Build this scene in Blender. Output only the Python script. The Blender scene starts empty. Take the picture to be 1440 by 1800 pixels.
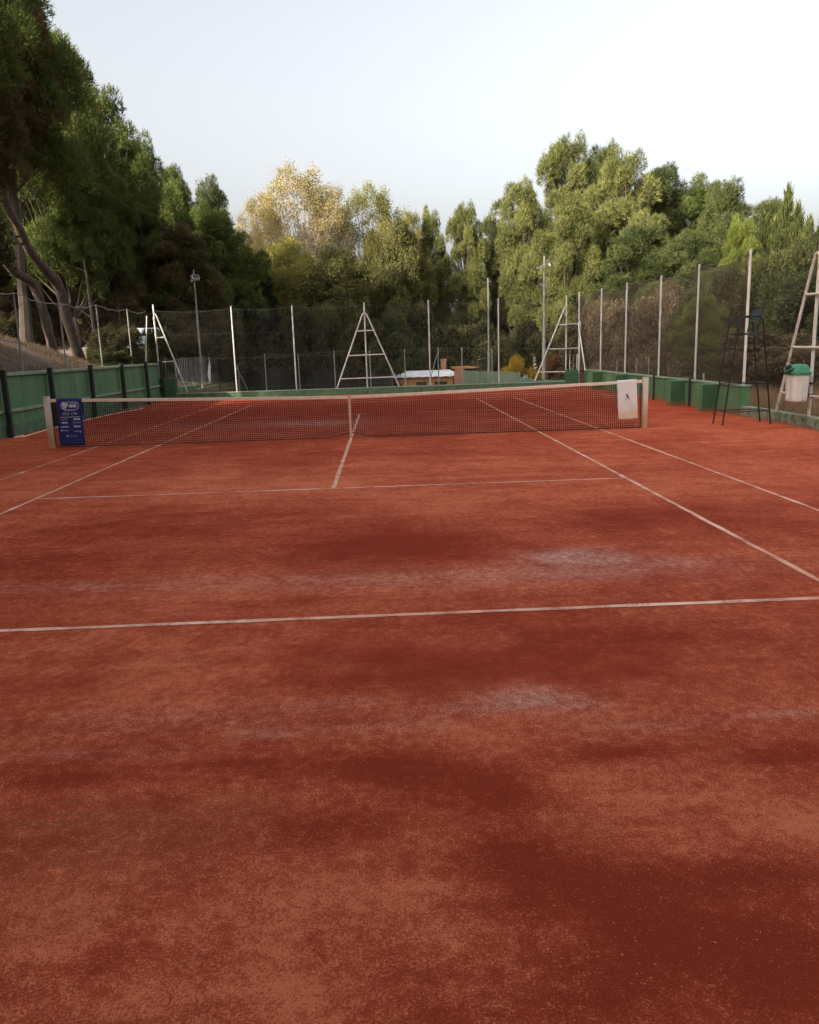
import bpy, bmesh, math, random
import numpy as np
from mathutils import Vector, Matrix
random.seed(4)
S = bpy.context.scene
C = S.collection
rad = math.radians

# ------------------------------------------------------------ camera
CAM = np.array([0.756, -17.377, 1.893]); YAW, PIT, ROL, F = 0.026859, -0.203536, -0.031333, 1400.03
cy, sy = math.cos(YAW), math.sin(YAW)
_f = np.array([sy*math.cos(PIT), cy*math.cos(PIT), math.sin(PIT)])
_r = np.array([cy, -sy, 0.0]); _u = np.cross(_r, _f)
_r2 = _r*math.cos(ROL)+_u*math.sin(ROL); _u2 = -_r*math.sin(ROL)+_u*math.cos(ROL)
cd = bpy.data.cameras.new('camera'); cam = bpy.data.objects.new('camera', cd); C.objects.link(cam)
cd.sensor_fit = 'HORIZONTAL'; cd.sensor_width = 36; cd.lens = 36*F/1440; cd.clip_end = 2000; cd.clip_start = .05
M4 = Matrix([[_r2[i], _u2[i], -_f[i], CAM[i]] for i in range(3)]+[[0, 0, 0, 1]])
cam.matrix_world = M4
S.camera = cam
S.render.resolution_x = 819; S.render.resolution_y = 1024

# ------------------------------------------------------------ light
SUN_EL = 23.0
SUN_DIR = Vector((-0.76, -0.65, 0)).normalized()
w = bpy.data.worlds.new('World'); S.world = w; w.use_nodes = True
nt = w.node_tree; bg = nt.nodes['Background']
sky = nt.nodes.new('ShaderNodeTexSky'); sky.sky_type = 'NISHITA'; sky.sun_disc = False
sky.sun_elevation = rad(SUN_EL)
sky.sun_rotation = math.atan2(SUN_DIR.x, SUN_DIR.y)
sky.air_density = 1.0; sky.dust_density = 10.0; sky.ozone_density = 1.0; sky.altitude = 300
hs = nt.nodes.new('ShaderNodeHueSaturation'); hs.inputs['Saturation'].default_value = .38   # thin white autumn haze
tn = nt.nodes.new('ShaderNodeMix'); tn.data_type = 'RGBA'; tn.blend_type = 'MULTIPLY'; tn.inputs[0].default_value = 1; tn.inputs[7].default_value = (1.0, .97, .93, 1)
nt.links.new(sky.outputs[0], hs.inputs['Color']); nt.links.new(hs.outputs[0], tn.inputs[6]); nt.links.new(tn.outputs[2], bg.inputs[0]); bg.inputs[1].default_value = 0.15
sd = bpy.data.lights.new('sun', 'SUN'); sun = bpy.data.objects.new('sun', sd); C.objects.link(sun)
sd.energy = 2.6; sd.angle = rad(0.6); sd.color = (1.0, 0.86, 0.66)
sv = Vector((SUN_DIR.x*math.cos(rad(SUN_EL)), SUN_DIR.y*math.cos(rad(SUN_EL)), math.sin(rad(SUN_EL))))
sun.rotation_euler = sv.to_track_quat('Z', 'Y').to_euler()
sun.location = (-20, -20, 30)
S.view_settings.view_transform = 'Standard'; S.view_settings.look = 'None'
S.view_settings.exposure = 1.54; S.view_settings.gamma = 1
S.render.engine = 'CYCLES'
S.cycles.max_bounces = 6; S.cycles.transparent_max_bounces = 16

# ------------------------------------------------------------ helpers
def ray(px, py):
    return CAM, _f+_r2*(px-720)/F-_u2*(py-900)/F
def gz(px, py, z=0.0):
    o, d = ray(px, py); return o+d*((z-o[2])/d[2])
def gy(px, py, Y):
    o, d = ray(px, py); return o+d*((Y-o[1])/d[1])
def gx(px, py, X):
    o, d = ray(px, py); return o+d*((X-o[0])/d[0])

def tag(o, label=None, cat=None, group=None, kind=None):
    if label: o['label'] = label
    if cat: o['category'] = cat
    if group: o['group'] = group
    if kind: o['kind'] = kind
    return o
def empty(name, loc, label, cat, group=None):
    o = bpy.data.objects.new(name, None); C.objects.link(o); o.location = loc; o.empty_display_size = .2
    return tag(o, label, cat, group)
def link(name, me, mat, parent=None, loc=None, smooth=False):
    """mesh given in world coordinates unless loc is set; parents are unrotated Empties"""
    o = bpy.data.objects.new(name, me); C.objects.link(o)
    if mat is not None:
        me.materials.append(mat)
    if parent is not None:
        o.parent = parent
        if loc is None:
            o.location = -Vector(parent.location)
            if parent.parent is not None: o.location = -(Vector(parent.location)+Vector(parent.parent.location)) if False else Vector((0, 0, 0))
        else: o.location = loc
    elif loc is not None: o.location = loc
    if smooth:
        me.polygons.foreach_set('use_smooth', [True]*len(me.polygons))
    return o
def sub(name, me, mat, part):      # sub-part: same local frame as its part
    o = bpy.data.objects.new(name, me); C.objects.link(o); me.materials.append(mat); o.parent = part
    return o

class MB:
    def __init__(s): s.v = []; s.f = []
    def add(s, v, f):
        n = len(s.v); s.v += [tuple(map(float, p)) for p in v]; s.f += [tuple(n+i for i in q) for q in f]; return s
    def box(s, a, b):
        x0, y0, z0 = a; x1, y1, z1 = b
        return s.add([(x0,y0,z0),(x1,y0,z0),(x1,y1,z0),(x0,y1,z0),(x0,y0,z1),(x1,y0,z1),(x1,y1,z1),(x0,y1,z1)],
                     [(0,3,2,1),(4,5,6,7),(0,1,5,4),(1,2,6,5),(2,3,7,6),(3,0,4,7)])
    def tube(s, pts, r, n=8, r1=None):
        pts = [np.array(p, float) for p in pts]; m = len(pts)
        rr = r if isinstance(r, (list, tuple)) else [r+((r1 if r1 is not None else r)-r)*i/(m-1) for i in range(m)]
        ref = None; rings = []
        for i, p in enumerate(pts):
            t = pts[min(i+1, m-1)]-pts[max(i-1, 0)]; t = t/(np.linalg.norm(t)+1e-9)
            if ref is None:
                ref = np.array([1., 0, 0]) if abs(t[0]) < .8 else np.array([0, 1., 0])
            a = ref-t*(ref@t); a /= np.linalg.norm(a); ref = a; b = np.cross(t, a)
            rings.append([p+rr[i]*(a*math.cos(k*2*math.pi/n)+b*math.sin(k*2*math.pi/n)) for k in range(n)])
        v = [q for R in rings for q in R]; f = []
        for i in range(m-1):
            for k in range(n):
                f.append((i*n+k, i*n+(k+1) % n, (i+1)*n+(k+1) % n, (i+1)*n+k))
        f.append(tuple(range(n-1, -1, -1))); f.append(tuple((m-1)*n+k for k in range(n)))
        return s.add(v, f)
    def bevel_box(s, a, b, r=.01):
        bm = bmesh.new(); bmesh.ops.create_cube(bm, size=1)
        A = Vector(a); B = Vector(b); c = (A+B)/2; d = B-A
        for v in bm.verts: v.co = Vector((v.co.x*d.x, v.co.y*d.y, v.co.z*d.z))+c
        bmesh.ops.bevel(bm, geom=bm.edges[:], offset=r, segments=2, affect='EDGES', profile=.5)
        bm.verts.index_update()
        s.add([v.co for v in bm.verts], [[v.index for v in f.verts] for f in bm.faces]); bm.free(); return s
    def mesh(s, name='m'):
        me = bpy.data.meshes.new(name); me.from_pydata(s.v, [], s.f); me.update(); return me
    def build(s, name, mat, parent=None, smooth=False):
        return link(name, s.mesh(name), mat, parent, smooth=smooth)

# ------------------------------------------------------------ materials
def newmat(name):
    m = bpy.data.materials.new(name); m.use_nodes = True; t = m.node_tree
    return m, t, t.nodes['Principled BSDF'], t.nodes['Material Output']
def N(t, kind, **kw):
    n = t.nodes.new(kind)
    for k, v in kw.items():
        if k.startswith('i_'):
            key = k[2:]; n.inputs[int(key) if key.isdigit() else key].default_value = v
        else: setattr(n, k, v)
    return n
def noise(t, scale, detail=4, rough=.55, vec=None, dist=0.0):
    n = N(t, 'ShaderNodeTexNoise', i_Scale=scale, i_Detail=detail, i_Roughness=rough, i_Distortion=dist)
    if vec is not None: t.links.new(vec, n.inputs['Vector'])
    return n.outputs['Fac']
def mth(t, op, a, b=None, clamp=False):
    n = t.nodes.new('ShaderNodeMath'); n.operation = op; n.use_clamp = clamp
    for i, x in enumerate((a, b)):
        if x is None: continue
        if isinstance(x, (int, float)): n.inputs[i].default_value = x
        else: t.links.new(x, n.inputs[i])
    return n.outputs[0]
def mix(t, fac, a, b, mode='MIX'):
    n = t.nodes.new('ShaderNodeMix'); n.data_type = 'RGBA'; n.blend_type = mode
    for i, x in ((0, fac), (6, a), (7, b)):
        if isinstance(x, (int, float)): n.inputs[i].default_value = x
        elif isinstance(x, tuple): n.inputs[i].default_value = (*x[:3], 1)
        else: t.links.new(x, n.inputs[i])
    return n.outputs[2]
def smooth(t, x, lo, hi):
    n = t.nodes.new('ShaderNodeMapRange'); n.interpolation_type = 'SMOOTHSTEP'
    t.links.new(x, n.inputs[0]); n.inputs[1].default_value = lo; n.inputs[2].default_value = hi
    return n.outputs[0]
def bump(t, h, strength, dist, bsdf):
    b = N(t, 'ShaderNodeBump', i_Strength=strength, i_Distance=dist)
    t.links.new(h, b.inputs['Height']); t.links.new(b.outputs[0], bsdf.inputs['Normal'])
def wpos(t):
    g = t.nodes.new('ShaderNodeNewGeometry'); return g.outputs['Position']
def worn(name, c1, c2, scale=4, rough=.8, c3=None, stretch=None, metal=0.0, bumpd=.004, t3=(.6, .75), stain=0.0):
    """mottled surface: c1/c2 blend by noise, c3 = patches of wear or dirt"""
    m, t, b, o = newmat(name); p = wpos(t)
    if stretch:
        mp = N(t, 'ShaderNodeMapping'); mp.inputs['Scale'].default_value = stretch
        t.links.new(p, mp.inputs[0]); p2 = mp.outputs[0]
    else: p2 = p
    col = mix(t, smooth(t, noise(t, scale, 6, .6, p2), .35, .68), c1, c2)
    if c3: col = mix(t, smooth(t, noise(t, scale*2.3, 8, .7, p2, .5), *t3), col, c3)
    if stain:            # clay splashed up from the court and streaks run down from the coping
        sx = N(t, 'ShaderNodeSeparateXYZ'); t.links.new(p, sx.inputs[0])
        zz = mth(t, 'ADD', sx.outputs[2], mth(t, 'MULTIPLY', mth(t, 'SUBTRACT', noise(t, 3.5, 8, .7, p), .5), .55))
        col = mix(t, mth(t, 'MULTIPLY', smooth(t, zz, stain, -.02), .6), col, (.27, .085, .045))
        mpz = N(t, 'ShaderNodeMapping'); mpz.inputs['Scale'].default_value = (5, 5, .35); t.links.new(p, mpz.inputs[0])
        col = mix(t, mth(t, 'MULTIPLY', smooth(t, noise(t, 1, 6, .65, mpz.outputs[0]), .52, .68), .55), col, (.035, .06, .032))
    t.links.new(col, b.inputs['Base Color']); b.inputs['Roughness'].default_value = rough
    b.inputs['Metallic'].default_value = metal
    if bumpd: bump(t, noise(t, scale*12, 6, .65, p), .5, bumpd, b)
    return m
def post_mat(name, top, low, z0, z1, rust=(.18, .07, .03)):
    """painted metal, stained with clay dust towards its foot"""
    m, t, b, o = newmat(name); p = wpos(t)
    sx = N(t, 'ShaderNodeSeparateXYZ'); t.links.new(p, sx.inputs[0])
    n = noise(t, 14, 6, .65, p)
    zz = mth(t, 'ADD', sx.outputs[2], mth(t, 'MULTIPLY', mth(t, 'SUBTRACT', n, .5), .5))
    col = mix(t, smooth(t, zz, z0, z1), low, top)
    col = mix(t, smooth(t, noise(t, 30, 8, .7, p), .62, .72), col, rust)
    t.links.new(col, b.inputs['Base Color']); b.inputs['Roughness'].default_value = .6
    return m

MAT = {}
MAT['green_wall'] = worn('green painted render', (.064, .160, .070), (.105, .208, .100), 1.3, .85, (.20, .21, .15), (1, 1, .35), t3=(.58, .78), stain=.25)
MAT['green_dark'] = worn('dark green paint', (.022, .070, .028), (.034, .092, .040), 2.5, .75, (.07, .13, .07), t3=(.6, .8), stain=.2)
MAT['green_cap'] = worn('weathered pale green coping', (.15, .22, .14), (.22, .27, .19), 3, .9, (.08, .11, .07))
MAT['green_low'] = worn('mossy low wall', (.055, .12, .065), (.085, .15, .08), 2.5, .9, (.035, .06, .03), t3=(.5, .65))
MAT['concrete_green'] = worn('faded green concrete kerb', (.20, .25, .17), (.26, .27, .20), 3, .95, (.07, .13, .05), t3=(.5, .6), stain=.12)
MAT['black_steel'] = worn('black green steel', (.006, .010, .008), (.012, .02, .014), 8, .55, (.03, .035, .03), bumpd=0)
MAT['galv'] = worn('galvanised tube', (.42, .41, .39), (.55, .54, .50), 5, .5, (.24, .20, .16), (1, 1, .3), metal=.3, bumpd=0, t3=(.6, .72))
MAT['galv_old'] = worn('old white painted tube', (.50, .46, .40), (.62, .58, .52), 6, .6, (.22, .15, .10), (1, 1, .4), bumpd=0, t3=(.57, .68))
MAT['galv_dull'] = worn('dull grey tube', (.15, .15, .14), (.23, .23, .21), 5, .6, (.08, .06, .04), bumpd=0)
MAT['wire'] = worn('fence wire', (.06, .055, .05), (.10, .09, .08), 5, .6, bumpd=0)
MAT['net_post'] = post_mat('cream net post', (.62, .57, .49), (.46, .25, .12), .15, .75)
MAT['headband'] = worn('dusty canvas headband', (.72, .52, .40), (.80, .62, .50), 7, .9, (.55, .34, .24), bumpd=.001)
MAT['strap'] = worn('clay stained strap', (.62, .34, .22), (.70, .44, .31), 7, .9, (.45, .2, .12), bumpd=.001)
MAT['net'] = worn('dark net cord', (.016, .010, .008), (.028, .016, .012), 20, .9, bumpd=0)
MAT['umpire'] = worn('dark green lacquered tube', (.004, .008, .007), (.008, .013, .011), 8, .45, (.05, .04, .03), bumpd=0, t3=(.66, .74))
MAT['blue_slat'] = worn('dark blue seat slats', (.012, .026, .042), (.02, .036, .055), 9, .5, bumpd=0)
MAT['bin_body'] = worn('pale grey plastic', (.58, .55, .52), (.64, .61, .58), 6, .45, (.45, .40, .35), bumpd=0, t3=(.65, .8))
MAT['bin_lid'] = worn('green plastic lid', (.035, .19, .10), (.05, .23, .13), 8, .4, bumpd=0)
MAT['hole'] = worn('dark inside', (.003, .004, .003), (.006, .007, .006), 8, .9, bumpd=0)
MAT['banner'] = worn('navy banner cloth', (.010, .018, .105), (.015, .026, .14), 3, .6, (.02, .028, .11), bumpd=.001)
MAT['print'] = worn('white print', (.62, .64, .72), (.70, .72, .80), 3, .7, bumpd=0)
MAT['ink'] = worn('dark print', (.01, .012, .015), (.02, .02, .02), 3, .8, bumpd=0)
MAT['faint_ink'] = worn('faded grey print', (.42, .40, .37), (.5, .48, .45), 30, .8, bumpd=0)
MAT['roof_white'] = worn('white roof sheet', (.55, .57, .62), (.68, .70, .74), 2, .6, (.35, .33, .32))
MAT['ochre'] = worn('ochre render', (.30, .135, .045), (.36, .17, .06), 1.5, .9, (.2, .09, .04))
MAT['brick'] = None
MAT['white_paint'] = worn('white vehicle paint', (.75, .77, .80), (.8, .82, .85), 2, .3, bumpd=0)
MAT['glass'] = worn('dark glass', (.02, .025, .03), (.03, .035, .04), 3, .1, bumpd=0)
MAT['tyre'] = worn('rubber', (.015, .015, .015), (.02, .02, .02), 3, .9, bumpd=0)
MAT['bark_pine'] = worn('pine bark', (.070, .048, .038), (.125, .088, .070), 5, .95, (.03, .022, .017), (1, 1, .3), bumpd=.03, t3=(.52, .6))
MAT['bark_dark'] = worn('dark bark', (.055, .042, .032), (.09, .07, .055), 6, .95, (.03, .022, .018), (1, 1, .3), bumpd=.02)
MAT['bark_pale'] = worn('pale twigs', (.26, .19, .12), (.36, .28, .19), 6, .95, bumpd=0)
MAT['slat_green'] = worn('faded green slats', (.10, .15, .105), (.17, .21, .15), 3, .9, (.07, .09, .06), (6, 6, .3), bumpd=0)
MAT['slat_grey'] = worn('grey tin strips', (.15, .15, .145), (.22, .22, .21), 3, .7, (.1, .08, .07), (5, 5, .3), bumpd=0)
MAT['screen_teal'] = worn('torn green mesh', (.045, .12, .09), (.08, .17, .13), 5, .9, (.02, .04, .03), t3=(.5, .6), bumpd=0)
MAT['cloth_white'] = worn('white cloth', (.72, .70, .66), (.80, .78, .75), 5, .9, (.6, .52, .44), bumpd=.002)

def brick_mat():
    m, t, b, o = newmat('brown brickwork')
    tc = N(t, 'ShaderNodeTexCoord'); mp = N(t, 'ShaderNodeMapping'); mp.inputs['Rotation'].default_value = (rad(90), 0, 0)
    t.links.new(tc.outputs['Object'], mp.inputs[0])
    br = N(t, 'ShaderNodeTexBrick', i_Scale=4.0); t.links.new(mp.outputs[0], br.inputs['Vector'])
    br.inputs['Color1'].default_value = (.22, .085, .045, 1); br.inputs['Color2'].default_value = (.28, .12, .06, 1)
    br.inputs['Mortar'].default_value = (.25, .2, .16, 1)
    t.links.new(br.outputs[0], b.inputs['Base Color']); b.inputs['Roughness'].default_value = .95
    return m
MAT['brick'] = brick_mat()

def towel_mat():
    m, t, b, o = newmat('white towel'); p = wpos(t)
    sx = N(t, 'ShaderNodeSeparateXYZ'); t.links.new(p, sx.inputs[0])
    zz = mth(t, 'ADD', sx.outputs[2], mth(t, 'MULTIPLY', mth(t, 'SUBTRACT', noise(t, 9, 5, .6, p), .5), .35))
    col = mix(t, smooth(t, zz, .2, .62), (.64, .46, .32), (.74, .70, .69))   # clay dust soaked into the hem
    t.links.new(col, b.inputs['Base Color']); b.inputs['Roughness'].default_value = .95
    bump(t, noise(t, 160, 3, .6, p), .5, .003, b)
    return m
MAT['towel'] = towel_mat()

def mesh_mat(name, col, kind, cov, pitch=.05):
    """wire or woven mesh on a thin sheet; UV map in metres"""
    m, t, b, o = newmat(name)
    uv = N(t, 'ShaderNodeUVMap'); sx = N(t, 'ShaderNodeSeparateXYZ'); t.links.new(uv.outputs[0], sx.inputs[0])
    U, V = sx.outputs[0], sx.outputs[1]
    if kind == 'chain':
        A = mth(t, 'ADD', U, V); B = mth(t, 'SUBTRACT', U, V)
    else: A, B = U, V
    def ln(x):
        fr = mth(t, 'FRACT', mth(t, 'MULTIPLY', x, 1/pitch)); return mth(t, 'LESS_THAN', fr, cov)
    a = mth(t, 'MAXIMUM', ln(A), ln(B))
    tr = N(t, 'ShaderNodeBsdfTransparent'); mx = N(t, 'ShaderNodeMixShader')
    if kind == 'woven':
        n1 = noise(t, 1.3, 5, .6, wpos(t))
        c = mix(t, n1, tuple(x*.7 for x in col), tuple(x*1.3 for x in col)); t.links.new(c, b.inputs['Base Color'])
    else: b.inputs['Base Color'].default_value = (*col, 1)
    b.inputs['Roughness'].default_value = .85
    t.links.new(a, mx.inputs[0]); t.links.new(tr.outputs[0], mx.inputs[1]); t.links.new(b.outputs[0], mx.inputs[2])
    t.links.new(mx.outputs[0], o.inputs['Surface'])
    return m
MAT['chain'] = mesh_mat('chain link', (.16, .14, .115), 'chain', .06, .065)
MAT['chain_faint'] = mesh_mat('far chain link', (.10, .10, .09), 'chain', .022, .07)
MAT['windnet'] = mesh_mat('brown wind netting', (.095, .070, .052), 'woven', .19, .012)
MAT['darkscreen'] = mesh_mat('dark wind screen', (.012, .013, .011), 'woven', .6, .02)

def sheet(name, pts_a, pts_b, mat, parent):
    """thin sheet between two polylines, UV in metres"""
    n = len(pts_a); v = list(pts_a)+list(pts_b); f = [(i, i+1, n+i+1, n+i) for i in range(n-1)]
    me = bpy.data.meshes.new(name); me.from_pydata([tuple(map(float, p)) for p in v], [], f); me.update()
    L = [0]
    for i in range(n-1): L.append(L[-1]+(Vector(pts_a[i+1])-Vector(pts_a[i])).length)
    uvl = me.uv_layers.new(name='UVMap')
    for poly in me.polygons:
        for li in poly.loop_indices:
            vi = me.loops[li].vertex_index; k = vi % n
            uvl.data[li].uv = (L[k], v[vi][2])
    return link(name, me, mat, parent)

# ------------------------------------------------------------ ground
def sstep(x, a, b):
    t = np.clip((x-a)/(b-a), 0, 1); return t*t*(3-2*t)
def terrain(x, y):
    x = np.asarray(x, float); y = np.asarray(y, float)
    base = -.35+0*x
    far = sstep(y, 17.3, 26)*-1.7
    far = far+sstep(y, 70, 130)*3
    left = sstep(-x, 8.95, 9.25)*1.75
    left = left*(1-sstep(y, 11, 24)*.45)+np.clip(-x-9.2, 0, 9)*.42*(1-sstep(y, 7, 24)*.62)+np.clip(-x-18.2, 0, 60)*.05
    leftmask = sstep(-x, 8.95, 9.25)
    right = sstep(x, 9.7, 9.9)*.42+np.clip(x-10, 0, 60)*.03
    h = base+far*(1-leftmask*.75)*(1-sstep(x, 10, 25)*.5)+left+right
    h = h+.05*np.sin(x*.9+1.3*np.sin(y*.5))*np.clip(np.abs(x)-9.5, 0, 1)
    return h
def th(x, y): return float(terrain(x, y))

xs = np.unique(np.concatenate([np.linspace(-300, -40, 14), np.linspace(-40, -9.4, 60), [-9.25, -9.15, -9.05, -8.95], np.linspace(-8.8, 9.6, 20), [9.7, 9.78, 9.85, 9.95], np.linspace(10.1, 45, 50), np.linspace(45, 300, 14)]))
ys = np.unique(np.concatenate([np.linspace(-200, -40, 10), np.linspace(-40, 17, 70), np.linspace(17.2, 80, 90), np.linspace(85, 600, 20)]))
XX, YY = np.meshgrid(xs, ys); ZZ = terrain(XX, YY)
rng = np.random.default_rng(3)
ZZ = ZZ+rng.normal(0, .03, ZZ.shape)*(np.abs(XX) > 9.4)
nx, ny = len(xs), len(ys)
idx = np.arange(nx*ny).reshape(ny, nx)
q = np.stack([idx[:-1, :-1], idx[:-1, 1:], idx[1:, 1:], idx[1:, :-1]], -1).reshape(-1, 4)
def np_mesh(name, V, Fc, tint=None, k=None):
    V = np.asarray(V, np.float32); Fc = np.asarray(Fc, np.int32); k = Fc.shape[1]
    me = bpy.data.meshes.new(name); me.vertices.add(len(V)); me.vertices.foreach_set('co', V.ravel())
    me.loops.add(Fc.size); me.loops.foreach_set('vertex_index', Fc.ravel())
    me.polygons.add(len(Fc)); me.polygons.foreach_set('loop_start', np.arange(0, Fc.size, k, dtype=np.int32))
    me.polygons.foreach_set('loop_total', np.full(len(Fc), k, np.int32))
    if tint is not None:
        a = me.attributes.new('tint', 'FLOAT', 'POINT'); a.data.foreach_set('value', np.asarray(tint, np.float32))
    me.update(); me.validate(); return me
def ground_mat():
    m, t, b, o = newmat('dry earth and needles'); p = wpos(t)
    col = mix(t, smooth(t, noise(t, .35, 6, .6, p), .35, .65), (.11, .072, .048), (.19, .13, .088))
    col = mix(t, smooth(t, noise(t, 2.2, 8, .7, p, .6), .5, .62), col, (.24, .175, .12))
    col = mix(t, smooth(t, noise(t, 5, 8, .7, p), .55, .68), col, (.05, .045, .028))
    col = mix(t, smooth(t, noise(t, .15, 3, .5, p), .55, .7), col, (.075, .085, .035))
    t.links.new(col, b.inputs['Base Color']); b.inputs['Roughness'].default_value = 1
    bump(t, noise(t, 6, 10, .75, p), 1, .12, b)
    return m
MAT['ground'] = ground_mat()
g = link('ground', np_mesh('ground', np.stack([XX, YY, ZZ], -1).reshape(-1, 3), q), MAT['ground'])
tag(g, kind='structure')

# ------------------------------------------------------------ clay court, damp and dry patches kept as attributes
X0, X1, Y0, Y1 = -8.95, 9.75, -24.0, 17.15
cx = np.arange(X0, X1+.001, .06); cyy = np.concatenate([np.arange(Y0, -17, .3), np.arange(-17, -9, .05), np.arange(-9, Y1+.05, .15)])
GX, GY = np.meshgrid(cx, cyy)
dry = np.zeros_like(GX); pale = np.zeros_like(GX); olive = np.zeros_like(GX); calm = np.zeros_like(GX)
def blob(arr, px, py, rx, ry, amp, rot=0.0):
    c = gz(px, py); dx = GX-c[0]; dy = GY-c[1]; ca, sa = math.cos(rot), math.sin(rot)
    u = (dx*ca+dy*sa)/rx; v = (-dx*sa+dy*ca)/ry
    arr += amp*np.exp(-(u*u+v*v))
for b_ in [(650,958,1.25,.75,-.8),(760,975,.6,.45,-.35),(230,935,1.3,.5,-.5),(470,900,1.6,.7,-.25),(1180,925,1.3,.8,-.4),(120,985,1.2,.45,-.45),(1120,905,2.2,.5,-.3),
           (850,1180,.75,.30,-.55),(560,1150,.5,.2,-.2),(60,1210,.5,.15,-.3),(1250,1120,.9,.2,-.35),(980,1110,.6,.12,-.3),
           (760,1370,.36,.15,-.8),(880,1400,.2,.16,-.8),(600,1350,.35,.10,-.5),(560,1450,.17,.12,-.45),(1085,1325,.20,.08,-.75),(1390,1330,.35,.10,-.75),(1250,1310,.3,.08,-.35),
           (900,1500,.16,.16,-.95),(1050,1560,.26,.16,-1.0),(1200,1640,.35,.16,-.95),(1400,1700,.3,.18,-.8),(1080,1720,.2,.14,-.5),(1300,1540,.28,.08,-.45),
           (120,1370,.4,.07,-.55),(350,1345,.3,.05,-.55),(60,1500,.3,.16,-.35),(330,1490,.3,.12,-.25),(280,1600,.12,.1,-.3),
           (300,1190,1.0,.35,.35),(150,1130,1.0,.25,.3),(420,1240,.8,.2,.3),(900,880,2.5,1.2,.25),(300,860,3,1.2,.3),(700,830,4,2.2,.3),(500,1045,2.5,.35,.35),
           (700,1285,.5,.09,.5),(880,1300,.35,.07,.4),(1010,1380,.22,.10,.35),(1130,1410,.25,.09,.40),(1390,1440,.22,.14,.75),(1230,1400,.2,.06,.45),
           (700,1480,.17,.07,.35),(740,1560,.09,.1,.4),(480,1660,.11,.16,.65),(520,1760,.13,.09,.5),(330,1640,.11,.08,.4),(80,1670,.15,.09,.5),(230,1760,.12,.08,.45),(620,1690,.11,.09,.4),(760,1650,.08,.08,.35),
           (600,722,9,5.0,-1.1),(650,790,6,3,-.15),(1320,760,2.0,2.2,.2),(150,1560,.5,.25,.45),(600,1560,.3,.15,.35),(450,1480,.2,.1,.3),(350,1740,.4,.12,.35),(150,1300,1,.12,.35),(1200,1480,.3,.1,.35),(1380,840,1.6,1.6,.15)]:
    blob(dry, *b_)
for b_ in [(1010,978,.42,.24,1.2),(1100,990,.8,.2,.45),(930,1015,1.6,.22,.3),(700,1015,2.2,.22,.28),(150,1030,1.6,.15,.22),(930,1225,.24,.13,.75),(840,1245,.3,.07,.45),(1020,1240,.16,.08,.45),(600,1235,.3,.05,.3),(470,1290,.16,.05,.4),(300,1265,.8,.12,.2),(680,1278,.35,.07,.28),(1380,1255,.35,.05,.4),(480,745,3,.8,.3),(560,745,1.2,.8,.4),(1120,1275,.35,.06,.25),(100,1330,.6,.05,.2)]:
    blob(pale, *b_)
for b_ in [(120,1440,.45,.12,1.0),(420,1420,.2,.1,.6),(120,1520,.45,.22,.7),(330,1470,.3,.1,.5),(930,1235,.3,.12,.4),(450,1295,.25,.06,.4),(50,1620,.2,.1,.4)]:
    blob(olive, *b_)
for b_ in [(250,1160,1.6,.55,.9),(800,1160,1.4,.5,.7),(1250,1180,1.2,.4,.7),(150,1080,2,.6,.6),(600,820,5,3,.5)]:
    blob(calm, *b_)
hz = .006*np.sin(GX*1.3+GY*.4)+.004*np.sin(GX*3.1-GY*1.7)
idx = np.arange(GX.size).reshape(GX.shape)
q = np.stack([idx[:-1, :-1], idx[:-1, 1:], idx[1:, 1:], idx[1:, :-1]], -1).reshape(-1, 4)
cm = np_mesh('clay_court', np.stack([GX, GY, hz*0], -1).reshape(-1, 3), q)
for nm, ar in (('dry', dry), ('pale', pale), ('olive', olive), ('calm', np.clip(calm, 0, 1))):
    a = cm.attributes.new(nm, 'FLOAT', 'POINT'); a.data.foreach_set('value', ar.astype(np.float32).ravel())

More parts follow.
